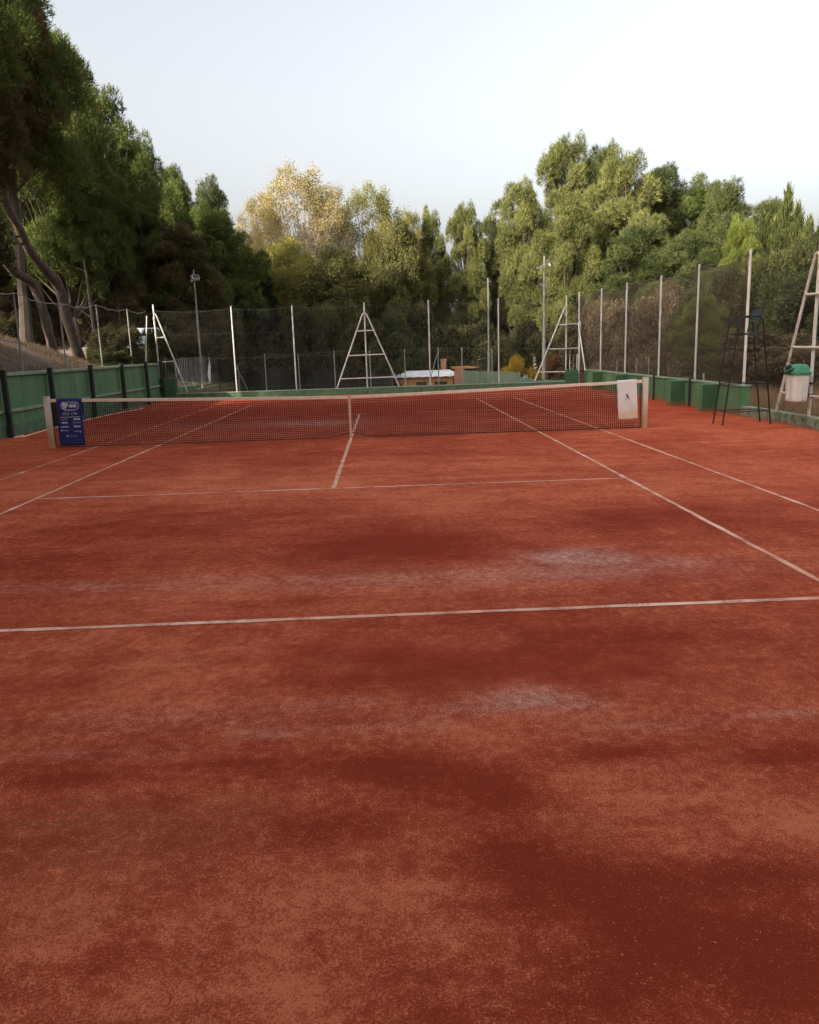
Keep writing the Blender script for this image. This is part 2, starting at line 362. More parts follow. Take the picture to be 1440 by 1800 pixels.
def clay_nodes(t, b, line=False):
    p = wpos(t)
    def at(nm):
        n = N(t, 'ShaderNodeAttribute', attribute_name=nm); return n.outputs['Fac']
    big = noise(t, .55, 5, .55, p, .4); mid = noise(t, 3.2, 7, .62, p, .3); fine = noise(t, 34, 6, .72, p, .2); vf = noise(t, 190, 4, .7, p)
    def c(x, k): return mth(t, 'MULTIPLY', mth(t, 'SUBTRACT', x, .5), k)
    mp = N(t, 'ShaderNodeMapping'); mp.inputs['Scale'].default_value = (.45, 3.2, 1); mp.inputs['Rotation'].default_value = (0, 0, .04); t.links.new(p, mp.inputs[0])
    drag = noise(t, 1.0, 7, .62, mp.outputs[0], .5)
    m_ = noise(t, 2.1, 12, .72, p, .35)
    flk = noise(t, 16, 10, .76, p, .1); fl2 = noise(t, 95, 7, .80, p); fl3 = noise(t, 260, 4, .75, p)
    field = mth(t, 'ADD', mth(t, 'ADD', mth(t, 'MULTIPLY', at('dry'), 1.05), c(big, 1.8)), mth(t, 'ADD', c(mid, 1.6), c(drag, 1.2)))
    gain = mth(t, 'SUBTRACT', 1.0, mth(t, 'MULTIPLY', at('calm'), .55))
    v = mth(t, 'ADD', mth(t, 'MULTIPLY', mth(t, 'ADD', mth(t, 'ADD', c(flk, 5.0), c(fl3, 5.0)), c(fl2, 8.0)), gain), field)
    # damp -> normal (soft, follows the moisture) and a crisp crust of dry dust flakes on top
    damp, norm, dust = (.290, .038, .0155), (.440, .076, .034), (.76, .225, .112)
    wet = smooth(t, mth(t, 'ADD', field, mth(t, 'ADD', c(flk, 1.6), c(fl2, 1.6))), -.95, .45)
    col = mix(t, wet, damp, norm); mottle = smooth(t, mth(t, 'ADD', c(m_, 1.0), mth(t, 'ADD', c(flk, .5), .5)), .38, .66)
    col = mix(t, mth(t, 'MULTIPLY', mottle, .30), col, (.235, .030, .013))
    col = mix(t, mth(t, 'MULTIPLY', smooth(t, v, .0, .85), .82), col, dust)
    ol = mth(t, 'MULTIPLY', at('olive'), smooth(t, fine, .62, .38), True)
    col = mix(t, mth(t, 'MULTIPLY', ol, .75), col, (.24, .078, .034))
    pl = mth(t, 'MULTIPLY', at('pale'), mth(t, 'ADD', .12, mth(t, 'MULTIPLY', smooth(t, mth(t, 'ADD', c(fl2, 3.0), mth(t, 'ADD', c(fl3, 2.2), mth(t, 'ADD', c(flk, 2.0), mid))), .25, .95), 1.25)))
    col = mix(t, mth(t, 'MULTIPLY', pl, .60, True), col, (.78, .54, .46))
    # scattered pale flecks
    vo = N(t, 'ShaderNodeTexVoronoi', i_Scale=75.0); t.links.new(p, vo.inputs['Vector'])
    fl = mth(t, 'LESS_THAN', vo.outputs['Distance'], .13)
    fl = mth(t, 'MULTIPLY', fl, smooth(t, noise(t, 9, 4, .6, p), .48, .66))
    col = mix(t, mth(t, 'MULTIPLY', fl, .35), col, (.50, .27, .19))
    # grains of brick darker and lighter
    col = mix(t, 1.0, col, mix(t, smooth(t, noise(t, 300, 4, .7, p), .3, .7), (.52, .52, .52), (1.50, 1.48, 1.46)), 'MULTIPLY')
    h = mth(t, 'ADD', mth(t, 'MULTIPLY', vf, .6), mth(t, 'ADD', mth(t, 'MULTIPLY', noise(t, 420, 3, .6, p), .35), mth(t, 'MULTIPLY', fine, .9)))
    return col, h, p, fine, mid
def clay_mat():
    m, t, b, o = newmat('red clay'); col, h, p, *_ = clay_nodes(t, b)
    t.links.new(col, b.inputs['Base Color']); b.inputs['Roughness'].default_value = .92
    b.inputs['Specular IOR Level'].default_value = .08
    bump(t, h, 1.0, .012, b); return m
def line_mat(keep=.5):
    m, t, b, o = newmat('dusty court line'); col, h, p, fine, mid = clay_nodes(t, b)
    n = mth(t, 'ADD', mth(t, 'MULTIPLY', mid, .9), mth(t, 'MULTIPLY', noise(t, 60, 5, .7, p), .55))
    c2 = mix(t, smooth(t, noise(t, .9, 3, .5, p), .5, .68), (.70, .37, .25), (.82, .58, .46))
    c = mix(t, smooth(t, n, keep, keep+.20), (.46, .15, .085), c2)
    t.links.new(c, b.inputs['Base Color']); b.inputs['Roughness'].default_value = .8
    bump(t, h, .6, .003, b); return m
MAT['clay'] = clay_mat(); MAT['line'] = line_mat(.58)
ct = link('clay_court', cm, MAT['clay']); tag(ct, kind='structure')
lines = MB()
def ln_(x0, y0, x1, y1, wd):
    L = math.hypot(x1-x0, y1-y0); n = max(2, int(L/.25)); ux, uy = (x1-x0)/L, (y1-y0)/L; px_, py_ = -uy, ux
    v = []
    for i in range(n+1):
        s_ = L*i/n; o1 = random.uniform(-.004, .004); w_ = wd/2+random.uniform(-.005, .005)
        c = (x0+ux*s_+px_*o1, y0+uy*s_+py_*o1)
        v += [(c[0]+px_*w_, c[1]+py_*w_, .004), (c[0]-px_*w_, c[1]-py_*w_, .004)]
    lines.add(v, [(2*i, 2*i+1, 2*i+3, 2*i+2) for i in range(n)])
for sx_ in (-1, 1):
    if sx_ > 0: ln_(5.485, -11.86, 5.485, 11.86, .05)
    ln_(sx_*4.115, -11.83, sx_*4.115, 11.83, .05)
ln_(-5.51, -11.885, 5.51, -11.885, .06); ln_(-5.51, 11.885, 5.51, 11.885, .05)
ln_(-4.09, -6.4, 4.09, -6.4, .05); ln_(-4.09, 6.4, 4.09, 6.4, .05); ln_(0, -6.375, 0, 6.375, .06)
lo = lines.build('court_lines', MAT['line']); tag(lo, kind='structure')
lines = MB(); ln_(-5.485, -11.83, -5.485, 11.83, .05)      # the left sideline is half swallowed by clay
lo = lines.build('court_lines', line_mat(.70)); tag(lo, kind='structure')

# loose brick grit lying on the clay near the photographer
def grit():
    rg = np.random.default_rng(21); n = 52000
    y = -15.4+rg.exponential(2.1, n); x = .756+rg.uniform(-1, 1, n)*(1.1+.62*(y+15.4)+.6)
    keep = (np.sin(x*3+np.sin(y*2.1)*2)+np.sin(y*4.3+x*1.7)+rg.normal(0, 1.1, n) > -.3) & (y < -6) & (abs(x) < 8); x, y = x[keep], y[keep]; n = len(x)
    r = np.abs(rg.normal(.0011, .0010, (n, 1)))+.0008
    base = np.array([[1, 0, 0], [0, 1, 0], [-1, 0, 0], [0, -1, 0], [0, 0, .8], [0, 0, -.4]])
    V = np.stack([x, y, np.full(n, .0008)], 1)[:, None, :]+base[None]*r[:, None, :]*rg.uniform(.7, 1.3, (n, 6, 1))
    Fb = np.array([[0, 1, 4], [1, 2, 4], [2, 3, 4], [3, 0, 4]]); Fc = ((np.arange(n)*6)[:, None, None]+Fb[None]).reshape(-1, 3)
    m, t, b, o = newmat('brick grit'); at = N(t, 'ShaderNodeAttribute', attribute_name='tint')
    t.links.new(mix(t, at.outputs['Fac'], (.22, .036, .018), (.50, .15, .08)), b.inputs['Base Color']); b.inputs['Roughness'].default_value = .9
    o_ = link('clay_grit', np_mesh('clay_grit', V.reshape(-1, 3), Fc, np.repeat(rg.uniform(0, 1, n)**1.3, 6)), m)
    tag(o_, 'loose red brick grit scattered over the near clay', 'grit', kind='stuff')
grit()
# ------------------------------------------------------------ foliage
def leaf_mat(name, c1, c2, c3=None, trans=.25):
    m, t, b, o = newmat(name)
    at = N(t, 'ShaderNodeAttribute', attribute_name='tint')
    oi = N(t, 'ShaderNodeObjectInfo')
    col = mix(t, at.outputs['Fac'], c1, c2)
    if c3: col = mix(t, smooth(t, at.outputs['Fac'], .86, .97), col, c3)
    n = noise(t, .6, 4, .6, wpos(t))
    col = mix(t, 1.0, col, mix(t, smooth(t, n, .3, .7), (.78, .8, .8), (1.2, 1.18, 1.1)), 'MULTIPLY')
    d = N(t, 'ShaderNodeBsdfDiffuse'); tr = N(t, 'ShaderNodeBsdfTranslucent'); mx = N(t, 'ShaderNodeMixShader'); mx.inputs[0].default_value = trans
    t.links.new(col, d.inputs[0]); t.links.new(col, tr.inputs[0])
    t.links.new(d.outputs[0], mx.inputs[1]); t.links.new(tr.outputs[0], mx.inputs[2]); t.links.new(mx.outputs[0], o.inputs['Surface'])
    return m
LM = {
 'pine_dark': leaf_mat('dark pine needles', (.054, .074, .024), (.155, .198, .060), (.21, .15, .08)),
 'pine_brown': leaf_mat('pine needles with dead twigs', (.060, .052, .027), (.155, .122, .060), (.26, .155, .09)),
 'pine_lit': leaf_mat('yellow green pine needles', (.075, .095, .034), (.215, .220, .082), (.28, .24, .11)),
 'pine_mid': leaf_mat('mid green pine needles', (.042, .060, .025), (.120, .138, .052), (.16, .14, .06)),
 'gold': leaf_mat('autumn gold leaves', (.26, .215, .09), (.44, .37, .19), (.52, .38, .25), .4),
 'yellow_green': leaf_mat('yellowing leaves', (.17, .17, .050), (.32, .295, .095), (.40, .31, .13), .4),
 'olive': leaf_mat('olive leaves', (.075, .080, .032), (.17, .165, .068), (.26, .21, .10), .3),
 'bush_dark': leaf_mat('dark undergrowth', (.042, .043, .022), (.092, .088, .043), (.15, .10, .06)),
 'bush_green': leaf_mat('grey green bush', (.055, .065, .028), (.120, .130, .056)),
 'bush_brown': leaf_mat('brown thicket', (.085, .066, .040), (.17, .132, .082), (.26, .20, .13)),
 'cypress': leaf_mat('cypress scales', (.050, .066, .024), (.115, .125, .045), (.16, .15, .06)),
 'spruce': leaf_mat('blue dark spruce', (.012, .020, .018), (.030, .042, .034)),
 'bright': leaf_mat('fresh lime shoots', (.12, .155, .036), (.25, .285, .075), None, .4),
 'yellow': leaf_mat('yellow leaves', (.26, .17, .03), (.42, .29, .05), (.34, .18, .05), .4),
 'grass': leaf_mat('dry grass', (.12, .08, .048), (.23, .16, .10), None, .3),
 'tall_grass': leaf_mat('tall dry grass', (.26, .16, .095), (.46, .31, .19), None, .4),
 'rust': leaf_mat('rusty leaves', (.12, .055, .022), (.20, .10, .045)),
}
def unit(v): return v/(np.linalg.norm(v, axis=-1, keepdims=True)+1e-9)
def leaves(rg, P, D, L, W, spread, tint, quad=False):
    """P points, D directions; one thin triangle (needle spray) or diamond (leaf) each"""
    n = len(P); a = unit(D+spread*rg.normal(size=(n, 3))); s = unit(np.cross(a, rg.normal(size=(n, 3))))
    L = L*rg.uniform(.6, 1.3, (n, 1)); W = W*rg.uniform(.7, 1.3, (n, 1))
    if quad:
        V = np.stack([P, P+a*L*.5+s*W, P+a*L, P+a*L*.5-s*W], 1)
        # as two triangles to keep one face size
        Fi = (np.arange(n)*4)[:, None]; Fc = np.concatenate([Fi+[0, 1, 2], Fi+[0, 2, 3]], 0); T = np.repeat(tint, 4)
    else:
        V = np.stack([P-s*W*.5, P+s*W*.5, P+a*L], 1); Fc = np.arange(n*3).reshape(n, 3); T = np.repeat(tint, 3)
    return V.reshape(-1, 3), Fc, T
def merge(parts):
    Vs, Fs, Ts = [], [], []; n = 0
    for V, Fc, T in parts: Vs.append(V); Fs.append(Fc+n); Ts.append(T); n += len(V)
    return np.concatenate(Vs), np.concatenate(Fs), np.concatenate(Ts)

def crown(seed, kind, R=3.0, z0=3.0, z1=10.0, n=16000):
    """returns crown mesh + list of limb targets; tree base at origin"""
    rg = np.random.default_rng(seed); H = z1-z0; parts = []; lobes = []
    if kind == 'pine':       # many upswept rounded tufts carried on separate boughs
        nb = 22
        for i in range(nb):
            u = (i+.5)/nb; z = z0+H*(.03+.80*u); rr = R*(1-max(0, u-.45)**1.6*1.3)*(.7+.3*min(1, u*4))
            an = i*2.399+rg.uniform(-.45, .45); d = rr*rg.uniform(.40, .80)
            for k in range(4):
                d2 = d+R*rg.uniform(-.25, .20); a2 = an+rg.uniform(-.40, .40); s_ = R*rg.uniform(.12, .24)*(1-.2*u)
                lobes.append((d2*math.cos(a2), d2*math.sin(a2), z+rg.uniform(-.03, .07)*H, s_, s_*rg.uniform(1.2, 1.95)))
        for k in range(6): a2 = k*2.4; lobes.append((R*.22*math.cos(a2), R*.22*math.sin(a2), z1-H*rg.uniform(.08, .16), R*rg.uniform(.12, .20), H*rg.uniform(.08, .13)))
        for k in range(4): lobes.append((rg.normal(0, .1)*R, rg.normal(0, .1)*R, z0+H*(.22+.14*k), R*.34, .10*H))
    elif kind == 'umbrella':
        for i in range(22):
            u = (i+.5)/22; z = z0+H*(.1+.8*u); an = i*2.399+rg.uniform(-.5, .5); d = R*rg.uniform(.3, .85)*(1-.4*u)
            s_ = R*rg.uniform(.3, .45); lobes.append((d*math.cos(an), d*math.sin(an), z, s_, s_*.8))
    elif kind == 'broad':
        for i in range(58):
            u = (i+.5)/58; z = z0+H*(.03+.88*u)+rg.normal(0, .03)*H; rr = R*math.sin(math.pi*(.16+.76*u))**.8*rg.uniform(.8, 1.15); an = i*2.399+rg.uniform(-.3, .3); d = rr*rg.uniform(.3, .9)
            s_ = R*rg.uniform(.13, .27); lobes.append((d*math.cos(an), d*math.sin(an), z, s_, s_*rg.uniform(.8, 1.15)))
    elif kind == 'airy':
        for i in range(60):
            u = (i+.5)/60; z = z0+H*(.02+.93*u); rr = R*math.sin(math.pi*(.2+.68*u))**.8; an = i*2.399+rg.uniform(-.5, .5); d = rr*rg.uniform(.3, .95)
            s_ = R*rg.uniform(.08, .20); lobes.append((d*math.cos(an), d*math.sin(an), z, s_, s_*rg.uniform(1.1, 2.2)))
    elif kind == 'cypress':
        for i in range(16):
            u = (i+.5)/16; z = z0+H*u*.93; rr = R*(1-u)**.6*(.6+.4*min(1, u*5)); an = i*2.399
            lobes.append((rr*.35*math.cos(an), rr*.35*math.sin(an), z, rr*.75+.05, H*.10))
    elif kind == 'spruce':
        for i in range(36):
            u = (i+.5)/36; z = z0+H*u*.95; rr = R*(1-u)**.9; an = i*2.399
            lobes.append((rr*.6*math.cos(an), rr*.6*math.sin(an), z, rr*.42+.08, H*.035+.08))
    elif kind == 'shrub':
        for i in range(34):
            an = i*2.399; d = R*math.sqrt(rg.uniform(0, 1))*.85; z = z0+H*rg.uniform(.08, .84)*(1-.5*(d/R)**2)
            s_ = R*rg.uniform(.13, .27); lobes.append((d*math.cos(an), d*math.sin(an), z, s_, H*rg.uniform(.08, .19)))
    lob = np.array(lobes); wgt = lob[:, 3]**2; wgt = wgt/wgt.sum()
    li = rg.choice(len(lob), n, p=wgt); c = lob[li]
    d = unit(rg.normal(size=(n, 3)));
    up = d[:, 2] < -.35; d[up, 2] *= -1                       # tufts grow on the upper sides
    # each lobe is itself lumpy: bumps from a few random directions
    K = 9; bd = unit(rg.normal(size=(len(lob), K, 3))+[0, 0, .4]); dots = np.einsum('nk,nmk->nm', d, bd[li]).max(1)
    rad_ = .62+.42*np.clip((dots-.55)/.45, 0, 1)+np.abs(rg.normal(0, .13, n))-.06
    inner = rg.uniform(size=n) < .22; rad_[inner] *= rg.uniform(.4, .9, inner.sum())
    P = c[:, :3]+d*rad_[:, None]*np.stack([c[:, 3], c[:, 3], c[:, 4]], 1)
    base_t = rg.uniform(size=len(lob))*.45
    # loose edge: drop some points far out
    tint = np.clip(base_t[li]+rg.uniform(0, .45, n)+.10*(dots-.5), 0, 1)
    dead = rg.uniform(size=n) < .03; tint[dead] = 1.0
    if kind in ('pine', 'umbrella', 'spruce'):
        for k in range(4):
            parts.append(leaves(rg, P+rg.normal(0, .04, P.shape), d*.9+[0, 0, .40], .23, .034, .75, tint))
    elif kind == 'cypress':
        for k in range(3): parts.append(leaves(rg, P+rg.normal(0, .03, P.shape), d*.35+[0, 0, 1.], .34, .055, .25, tint))
    elif kind == 'airy':
        for k in range(3): parts.append(leaves(rg, P+rg.normal(0, .07+.06*k, P.shape), d, .085, .030, 1.0, tint, True))
    else:
        parts.append(leaves(rg, P+rg.normal(0, .05, P.shape), d, .15, .045, .9, tint, True))
        parts.append(leaves(rg, P+rg.normal(0, .09, P.shape), d, .13, .04, .9, tint, True))
        parts.append(leaves(rg, P+rg.normal(0, .06, P.shape), d*.7+[0, 0, .6], .24, .025, .6, tint))
    V, Fc, T = merge(parts)
    return np_mesh(kind+'_crown', V, Fc, T), lobes

def trunk_mesh(seed, lobes, z0, z1, r0, lean=(0, 0), twigs=0, paths=None, R=3.0):
    rg = np.random.default_rng(seed+99); mb = MB(); top = z0+(z1-z0)*.72
    pts = []
    for i in range(8):
        u = i/7; pts.append((lean[0]*u+.12*math.sin(u*5+seed), lean[1]*u+.12*math.cos(u*4+seed*2)-.12*math.cos(seed*2), -.3+(top+.3)*u))
    rr = [r0*(1.25 if i == 0 else 1-.75*i/7) for i in range(8)]
    mb.tube(pts, rr, 8)
    for j, L in enumerate(lobes):
        z = L[2]; u = min(.93, max(.25, (z-.28*(z1-z0)+.3)/(top+.3)*.85)); k = u*7; i = int(k); fr = k-i
        s_ = np.array(pts[i])*(1-fr)+np.array(pts[min(i+1, 7)])*fr; e = np.array(L[:3])
        m = s_*.5+e*.5+[0, 0, -.10*np.linalg.norm(e[:2]-s_[:2])]
        mb.tube([s_, m, e], [r0*.30*(1-u*.6), r0*.19*(1-u*.5), .015], 5)
        for k2 in range(twigs):
            d = unit(rg.normal(size=3)+[0, 0, 1.2]); a = m*.4+e*.6; mb.tube([a, a+d*L[3]*.7, a+d*L[3]*1.6+[0, 0, .35]], [.022, .014, .006], 4)
    return mb.mesh('trunk')

PROTO = {}
def proto(key, kind, seed, R, z0, z1, n, r0=.2, twigs=0):
    cmh, lobes = crown(seed, kind, R, z0, z1, n)
    PROTO[key] = (cmh, trunk_mesh(seed, lobes[::9] if key == 'pineH' else lobes, z0, z1, r0, twigs=twigs), z1, R)
proto('pineA', 'pine', 1, 3.2, 2.6, 12.0, 30000, .24)
proto('pineB', 'pine', 2, 3.4, 3.0, 12.0, 30000, .24)
proto('pineC', 'pine', 7, 3.0, 1.8, 12.0, 30000, .24)
proto('pineD', 'pine', 11, 3.6, 2.2, 12.0, 31000, .24)
proto('pineH', 'pine', 15, 3.4, 4.6, 12.0, 30000, .24)
proto('airyA', 'airy', 3, 3.4, 2.6, 12.0, 17000, .17, 9)
proto('airyB', 'airy', 8, 3.2, 2.2, 11.0, 22000, .17, 4)
proto('broadA', 'broad', 4, 3.4, 1.6, 9.0, 22000, .18)
proto('broadB', 'broad', 9, 3.4, 1.2, 8.0, 22000, .18)
proto('cypA', 'cypress', 5, .75, .2, 7.5, 6500, .1)
proto('spruce', 'spruce', 6, 2.0, .4, 9.0, 11000, .13)
proto('shrubA', 'shrub', 10, 2.6, .0, 5.0, 16000, .05)
proto('shrubB', 'shrub', 12, 2.9, .0, 4.6, 16000, .05)
BARK = {'pine': 'bark_pine', 'airy': 'bark_pale', 'broa': 'bark_dark', 'cypr': 'bark_dark', 'spru': 'bark_dark', 'shru': 'bark_dark', 'cypA': 'bark_dark'}
NAMES = {'pine': ('pine_tree', 'tree'), 'airy': ('deciduous_tree', 'tree'), 'broa': ('broadleaf_tree', 'tree'), 'cypA': ('cypress_tree', 'tree'), 'spru': ('spruce_tree', 'tree'), 'shru': ('bush', 'bush')}
def plant(key, x, y, ztop, mat, label, group=None, wscale=1.0, rot=None, z0=None, bark=None):
    cme, tme, H, R = PROTO[key]; g0 = th(x, y) if z0 is None else z0
    s_ = (ztop-g0)/H; nm, cat = NAMES[key[:4]]
    root = empty(nm, (x, y, g0-.05), label, cat, group)
    root.rotation_euler = (0, 0, random.uniform(0, 6.28) if rot is None else rot)
    root.scale = (s_*wscale, s_*wscale, s_)
    bm_ = MAT[bark or BARK[key[:4]]]
    if key == 'pineH': bm_ = MAT['bark_dark']
    for pn, me, mt in (('trunk', tme, bm_), ('crown', cme, LM[mat])):
        if not me.materials: me.materials.append(mt)
        o = bpy.data.objects.new(pn if nm != 'bush' else ('stems' if pn == 'trunk' else 'foliage'), me); C.objects.link(o); o.parent = root
        o.material_slots[0].link = 'OBJECT'; o.material_slots[0].material = mt
    return root
def plant_px(key, px, pytop, Y, mat, label, wpx, group=None, **kw):
    """crown top seen at (px,pytop) of the photo, at distance Y; wpx = crown width there"""
    p = gy(px, pytop, Y); g0 = th(p[0], Y); cme, tme, H, R = PROTO[key]
    s_ = (p[2]-g0)/H; wm = wpx/F*(Y-CAM[1]); ws = wm/(2*R*s_*.92)
    return plant(key, p[0], Y, p[2], mat, label, group, ws, **kw)

GL = 'dark pines in a row along the left bank'
plant('pineH', -13.6, 9.5, 18.5, 'pine_dark', 'nearest and tallest dark pine at the left edge, its top out of frame', GL, .95)
plant('pineH', -14.2, 17.5, 18.6, 'pine_dark', 'tall dark pine leaning over the green wall, second from the left edge', GL, .80)
plant('pineA', -14.8, 24.5, 16.9, 'pine_dark', 'dark pine whose tip stands left of the stepped gap in the left skyline', GL, .82)
plant('pineC', -14.6, 31.5, 16.7, 'pine_dark', 'dark pine in the middle of the left row with a ragged pointed top', GL, .80)
plant('pineD', -14.9, 39.5, 16.0, 'pine_dark', 'dark pine behind the near floodlight pole, fifth along the left row', GL, .72)
plant('pineB', -14.6, 48.0, 14.6, 'pine_dark', 'last dark pine of the left row, just left of the golden tree', GL, .78)
plant('pineA', -18.5, 62, 18.9, 'pine_mid', 'lighter green pine showing over the far end of the left row', None, .7)
plant('pineC', -14.6, 60, 17.2, 'pine_mid', 'green pine directly left of the golden tree top', None, .7)
for i, (x, y, z, k) in enumerate([(-20, 14, 15, 'pineA'), (-21, 24, 16, 'pineB'), (-21.5, 34, 15, 'pineC'), (-21, 44, 14.5, 'pineA'), (-20, 54, 14, 'pineD')]):
    plant(k, x, y, z, 'pine_dark', 'dark pine of the second rank, hidden behind the left row', 'pines of the second rank behind the left row', 1.0)
# lower, brownish fill of the left wood
for i, (px, py, Y, wp, mt, lb) in enumerate([
    (150, 330, 27, 170, 'pine_brown', 'low brownish pine with dead twigs behind the twisted trunks'),
    (235, 330, 30, 150, 'pine_dark', 'low drooping pine filling the left row above the hillside fence'),
    (300, 400, 30, 170, 'pine_brown', 'low rusty brown pine behind the near floodlight pole'),
    (375, 370, 38, 160, 'pine_dark', 'low dark pine behind the second floodlight pole'),
    (425, 430, 46, 110, 'pine_dark', 'small dark pine in front of the golden tree')]):
    plant_px('pineC', px, py, Y, mt, lb, wp)
plant_px('spruce', 465, 455, 40, 'spruce', 'blackish narrow spruce left of the golden tree', 90)
# centre
plant_px('airyA', 520, 298, 50, 'gold', 'tallest golden autumn tree with bare twigs, centre left', 190)
plant_px('airyB', 455, 352, 47, 'gold', 'golden tree at the left foot of the tallest autumn tree', 110)
plant_px('airyB', 640, 335, 54, 'yellow_green', 'airy yellow green tree above the middle fence frame', 130)
plant_px('broadA', 500, 425, 43, 'yellow_green', 'yellow green round tree below the golden tree', 150)
plant_px('broadA', 590, 440, 42, 'olive', 'olive green tree left of the middle fence frame', 150)
plant_px('airyA', 575, 325, 53, 'gold', 'thin tree of bare upright twigs right of the golden tree', 110)
plant_px('broadB', 700, 395, 50, 'olive', 'dark olive round tree right of the middle fence frame', 130)
plant_px('airyB', 716, 375, 55, 'yellow_green', 'pale tree top poking over the dark olive round tree', 90)
plant_px('broadB', 660, 470, 47, 'olive', 'low olive tree directly behind the middle fence frame', 150)
plant_px('pineC', 757, 372, 56, 'pine_lit', 'narrow light green tree between the olive tree and the pines', 70)
plant_px('pineA', 820, 362, 54, 'pine_lit', 'slender pine left of the floodlight poles', 90)
plant_px('pineD', 868, 388, 58, 'pine_mid', 'small pine between two taller ones, behind the thin light pole', 90)
# right pines
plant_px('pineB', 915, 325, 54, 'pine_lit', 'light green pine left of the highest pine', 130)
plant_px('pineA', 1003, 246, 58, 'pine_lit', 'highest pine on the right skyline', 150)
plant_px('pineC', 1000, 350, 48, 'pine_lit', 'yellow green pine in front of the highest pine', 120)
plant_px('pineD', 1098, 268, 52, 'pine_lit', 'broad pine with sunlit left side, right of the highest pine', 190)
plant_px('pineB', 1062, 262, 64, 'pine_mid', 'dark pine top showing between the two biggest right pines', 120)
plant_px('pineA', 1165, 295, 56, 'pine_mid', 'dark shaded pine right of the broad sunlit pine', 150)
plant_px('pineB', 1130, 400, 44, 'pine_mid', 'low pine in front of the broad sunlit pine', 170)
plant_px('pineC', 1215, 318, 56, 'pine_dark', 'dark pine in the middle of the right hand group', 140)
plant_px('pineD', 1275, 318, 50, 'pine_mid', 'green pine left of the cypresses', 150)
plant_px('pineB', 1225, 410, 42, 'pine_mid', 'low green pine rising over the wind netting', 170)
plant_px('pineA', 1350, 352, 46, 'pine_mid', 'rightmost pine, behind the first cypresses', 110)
for px, py, Y, lb in [(1345, 375, 27, 'leftmost pointed cypress of the right hand group'), (1386, 332, 26, 'tallest cypress of the right hand group'),
                      (1365, 385, 24, 'short cypress just left of the tallest one'), (1404, 362, 24, 'slim cypress just right of the tallest one'), (1424, 385, 22, 'cypress second from the right edge'),
                      (1450, 370, 22, 'cypress at the right edge behind the big fence post'), (1322, 395, 26, 'cypress behind the lime green shrub')]:
    plant_px('cypA', px, py, Y, 'cypress', lb, 55, 'cypresses behind the right fence')
plant_px('pineC', 1305, 385, 23, 'bright', 'lime green young pine glowing above the right fence', 95, z0=.3)
plant_px('pineA', 1262, 470, 20, 'pine_mid', 'young pine behind the umpire chair end of the netting', 130, z0=.2)
plant_px('pineB', 1235, 522, 13.5, 'bright', 'bright young pine seen through the brown netting', 105, z0=.1)
# undergrowth
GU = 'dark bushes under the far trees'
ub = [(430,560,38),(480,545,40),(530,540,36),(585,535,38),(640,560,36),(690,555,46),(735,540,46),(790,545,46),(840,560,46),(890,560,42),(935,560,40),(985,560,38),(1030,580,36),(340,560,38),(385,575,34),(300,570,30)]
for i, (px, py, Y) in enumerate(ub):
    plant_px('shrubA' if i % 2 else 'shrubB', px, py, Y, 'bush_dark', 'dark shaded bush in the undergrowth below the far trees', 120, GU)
plant_px('shrubB', 695, 552, 44, 'bush_green', 'rounded grey green bush right of the middle fence frame', 115)
plant_px('shrubA', 560, 500, 38, 'olive', 'small sunlit olive bush above the left part of the back fence', 70)
for i, (px, py, Y, mt, lb) in enumerate([(1060, 520, 30, 'bush_brown', 'leftmost brown thicket behind the netting'), (1110, 500, 28, 'bush_brown', 'brown thicket behind the second net bay'),
        (1165, 490, 26, 'bush_brown', 'tall brown thicket behind the sagging netting'), (1215, 500, 24, 'bush_brown', 'brown thicket left of the bright young pine'), (1290, 480, 19, 'bush_green', 'green brown thicket behind the umpire chair'),
        (1340, 430, 15, 'bush_green', 'tall dark hedge plant left of the bin'), (1400, 420, 12, 'cypress', 'tall feathery hedge plant above the bin'), (1450, 430, 10, 'bush_green', 'hedge plant at the right edge'),
        (1290, 575, 15, 'bush_brown', 'low brown thicket below the young pine'), (1360, 560, 9, 'bush_brown', 'dry brown scrub left of the bin'), (1425, 600, 5, 'bush_brown', 'dry brown scrub behind the bin'),
        (1040, 560, 34, 'bush_dark', 'dark thicket behind the fence corner'), (1310, 600, 10, 'bush_green', 'low green scrub behind the umpire chair legs')]):
    plant_px('shrubA' if i % 2 else 'shrubB', px, py, Y, mt, lb, 150 if Y > 20 else 190)
for px, py, Y, wp, mt, lb in [(200, 560, 16, 90, 'bush_dark', 'dark bush on the bank behind the end of the green wall'), (225, 597, 19, 80, 'bush_green', 'bush below the parked white car'), (206, 552, 19, 62, 'bush_dark', 'dark bush left of the parked white car'), (276, 560, 21, 56, 'bush_green', 'bush right of the left fence frame'),
                          (5, 545, 21, 70, 'bush_dark', 'round dark bush at the left edge of the bank'), (290, 540, 30, 90, 'bush_dark', 'dark bush under the pines left of the light pole'), (195, 610, 14, 70, 'bush_green', 'small bush right of the last hillside post')]:
    plant_px('shrubA', px, py, Y, mt, lb, wp)
plant_px('shrubB', 903, 622, 31, 'yellow', 'bright yellow autumn bush behind the green slats', 78)
plant_px('shrubA', 945, 640, 30, 'yellow', 'small yellow bush beside the bright yellow one', 40)
plant_px('shrubA', 975, 608, 34, 'rust', 'rust brown bush left of the white gate frame', 60)

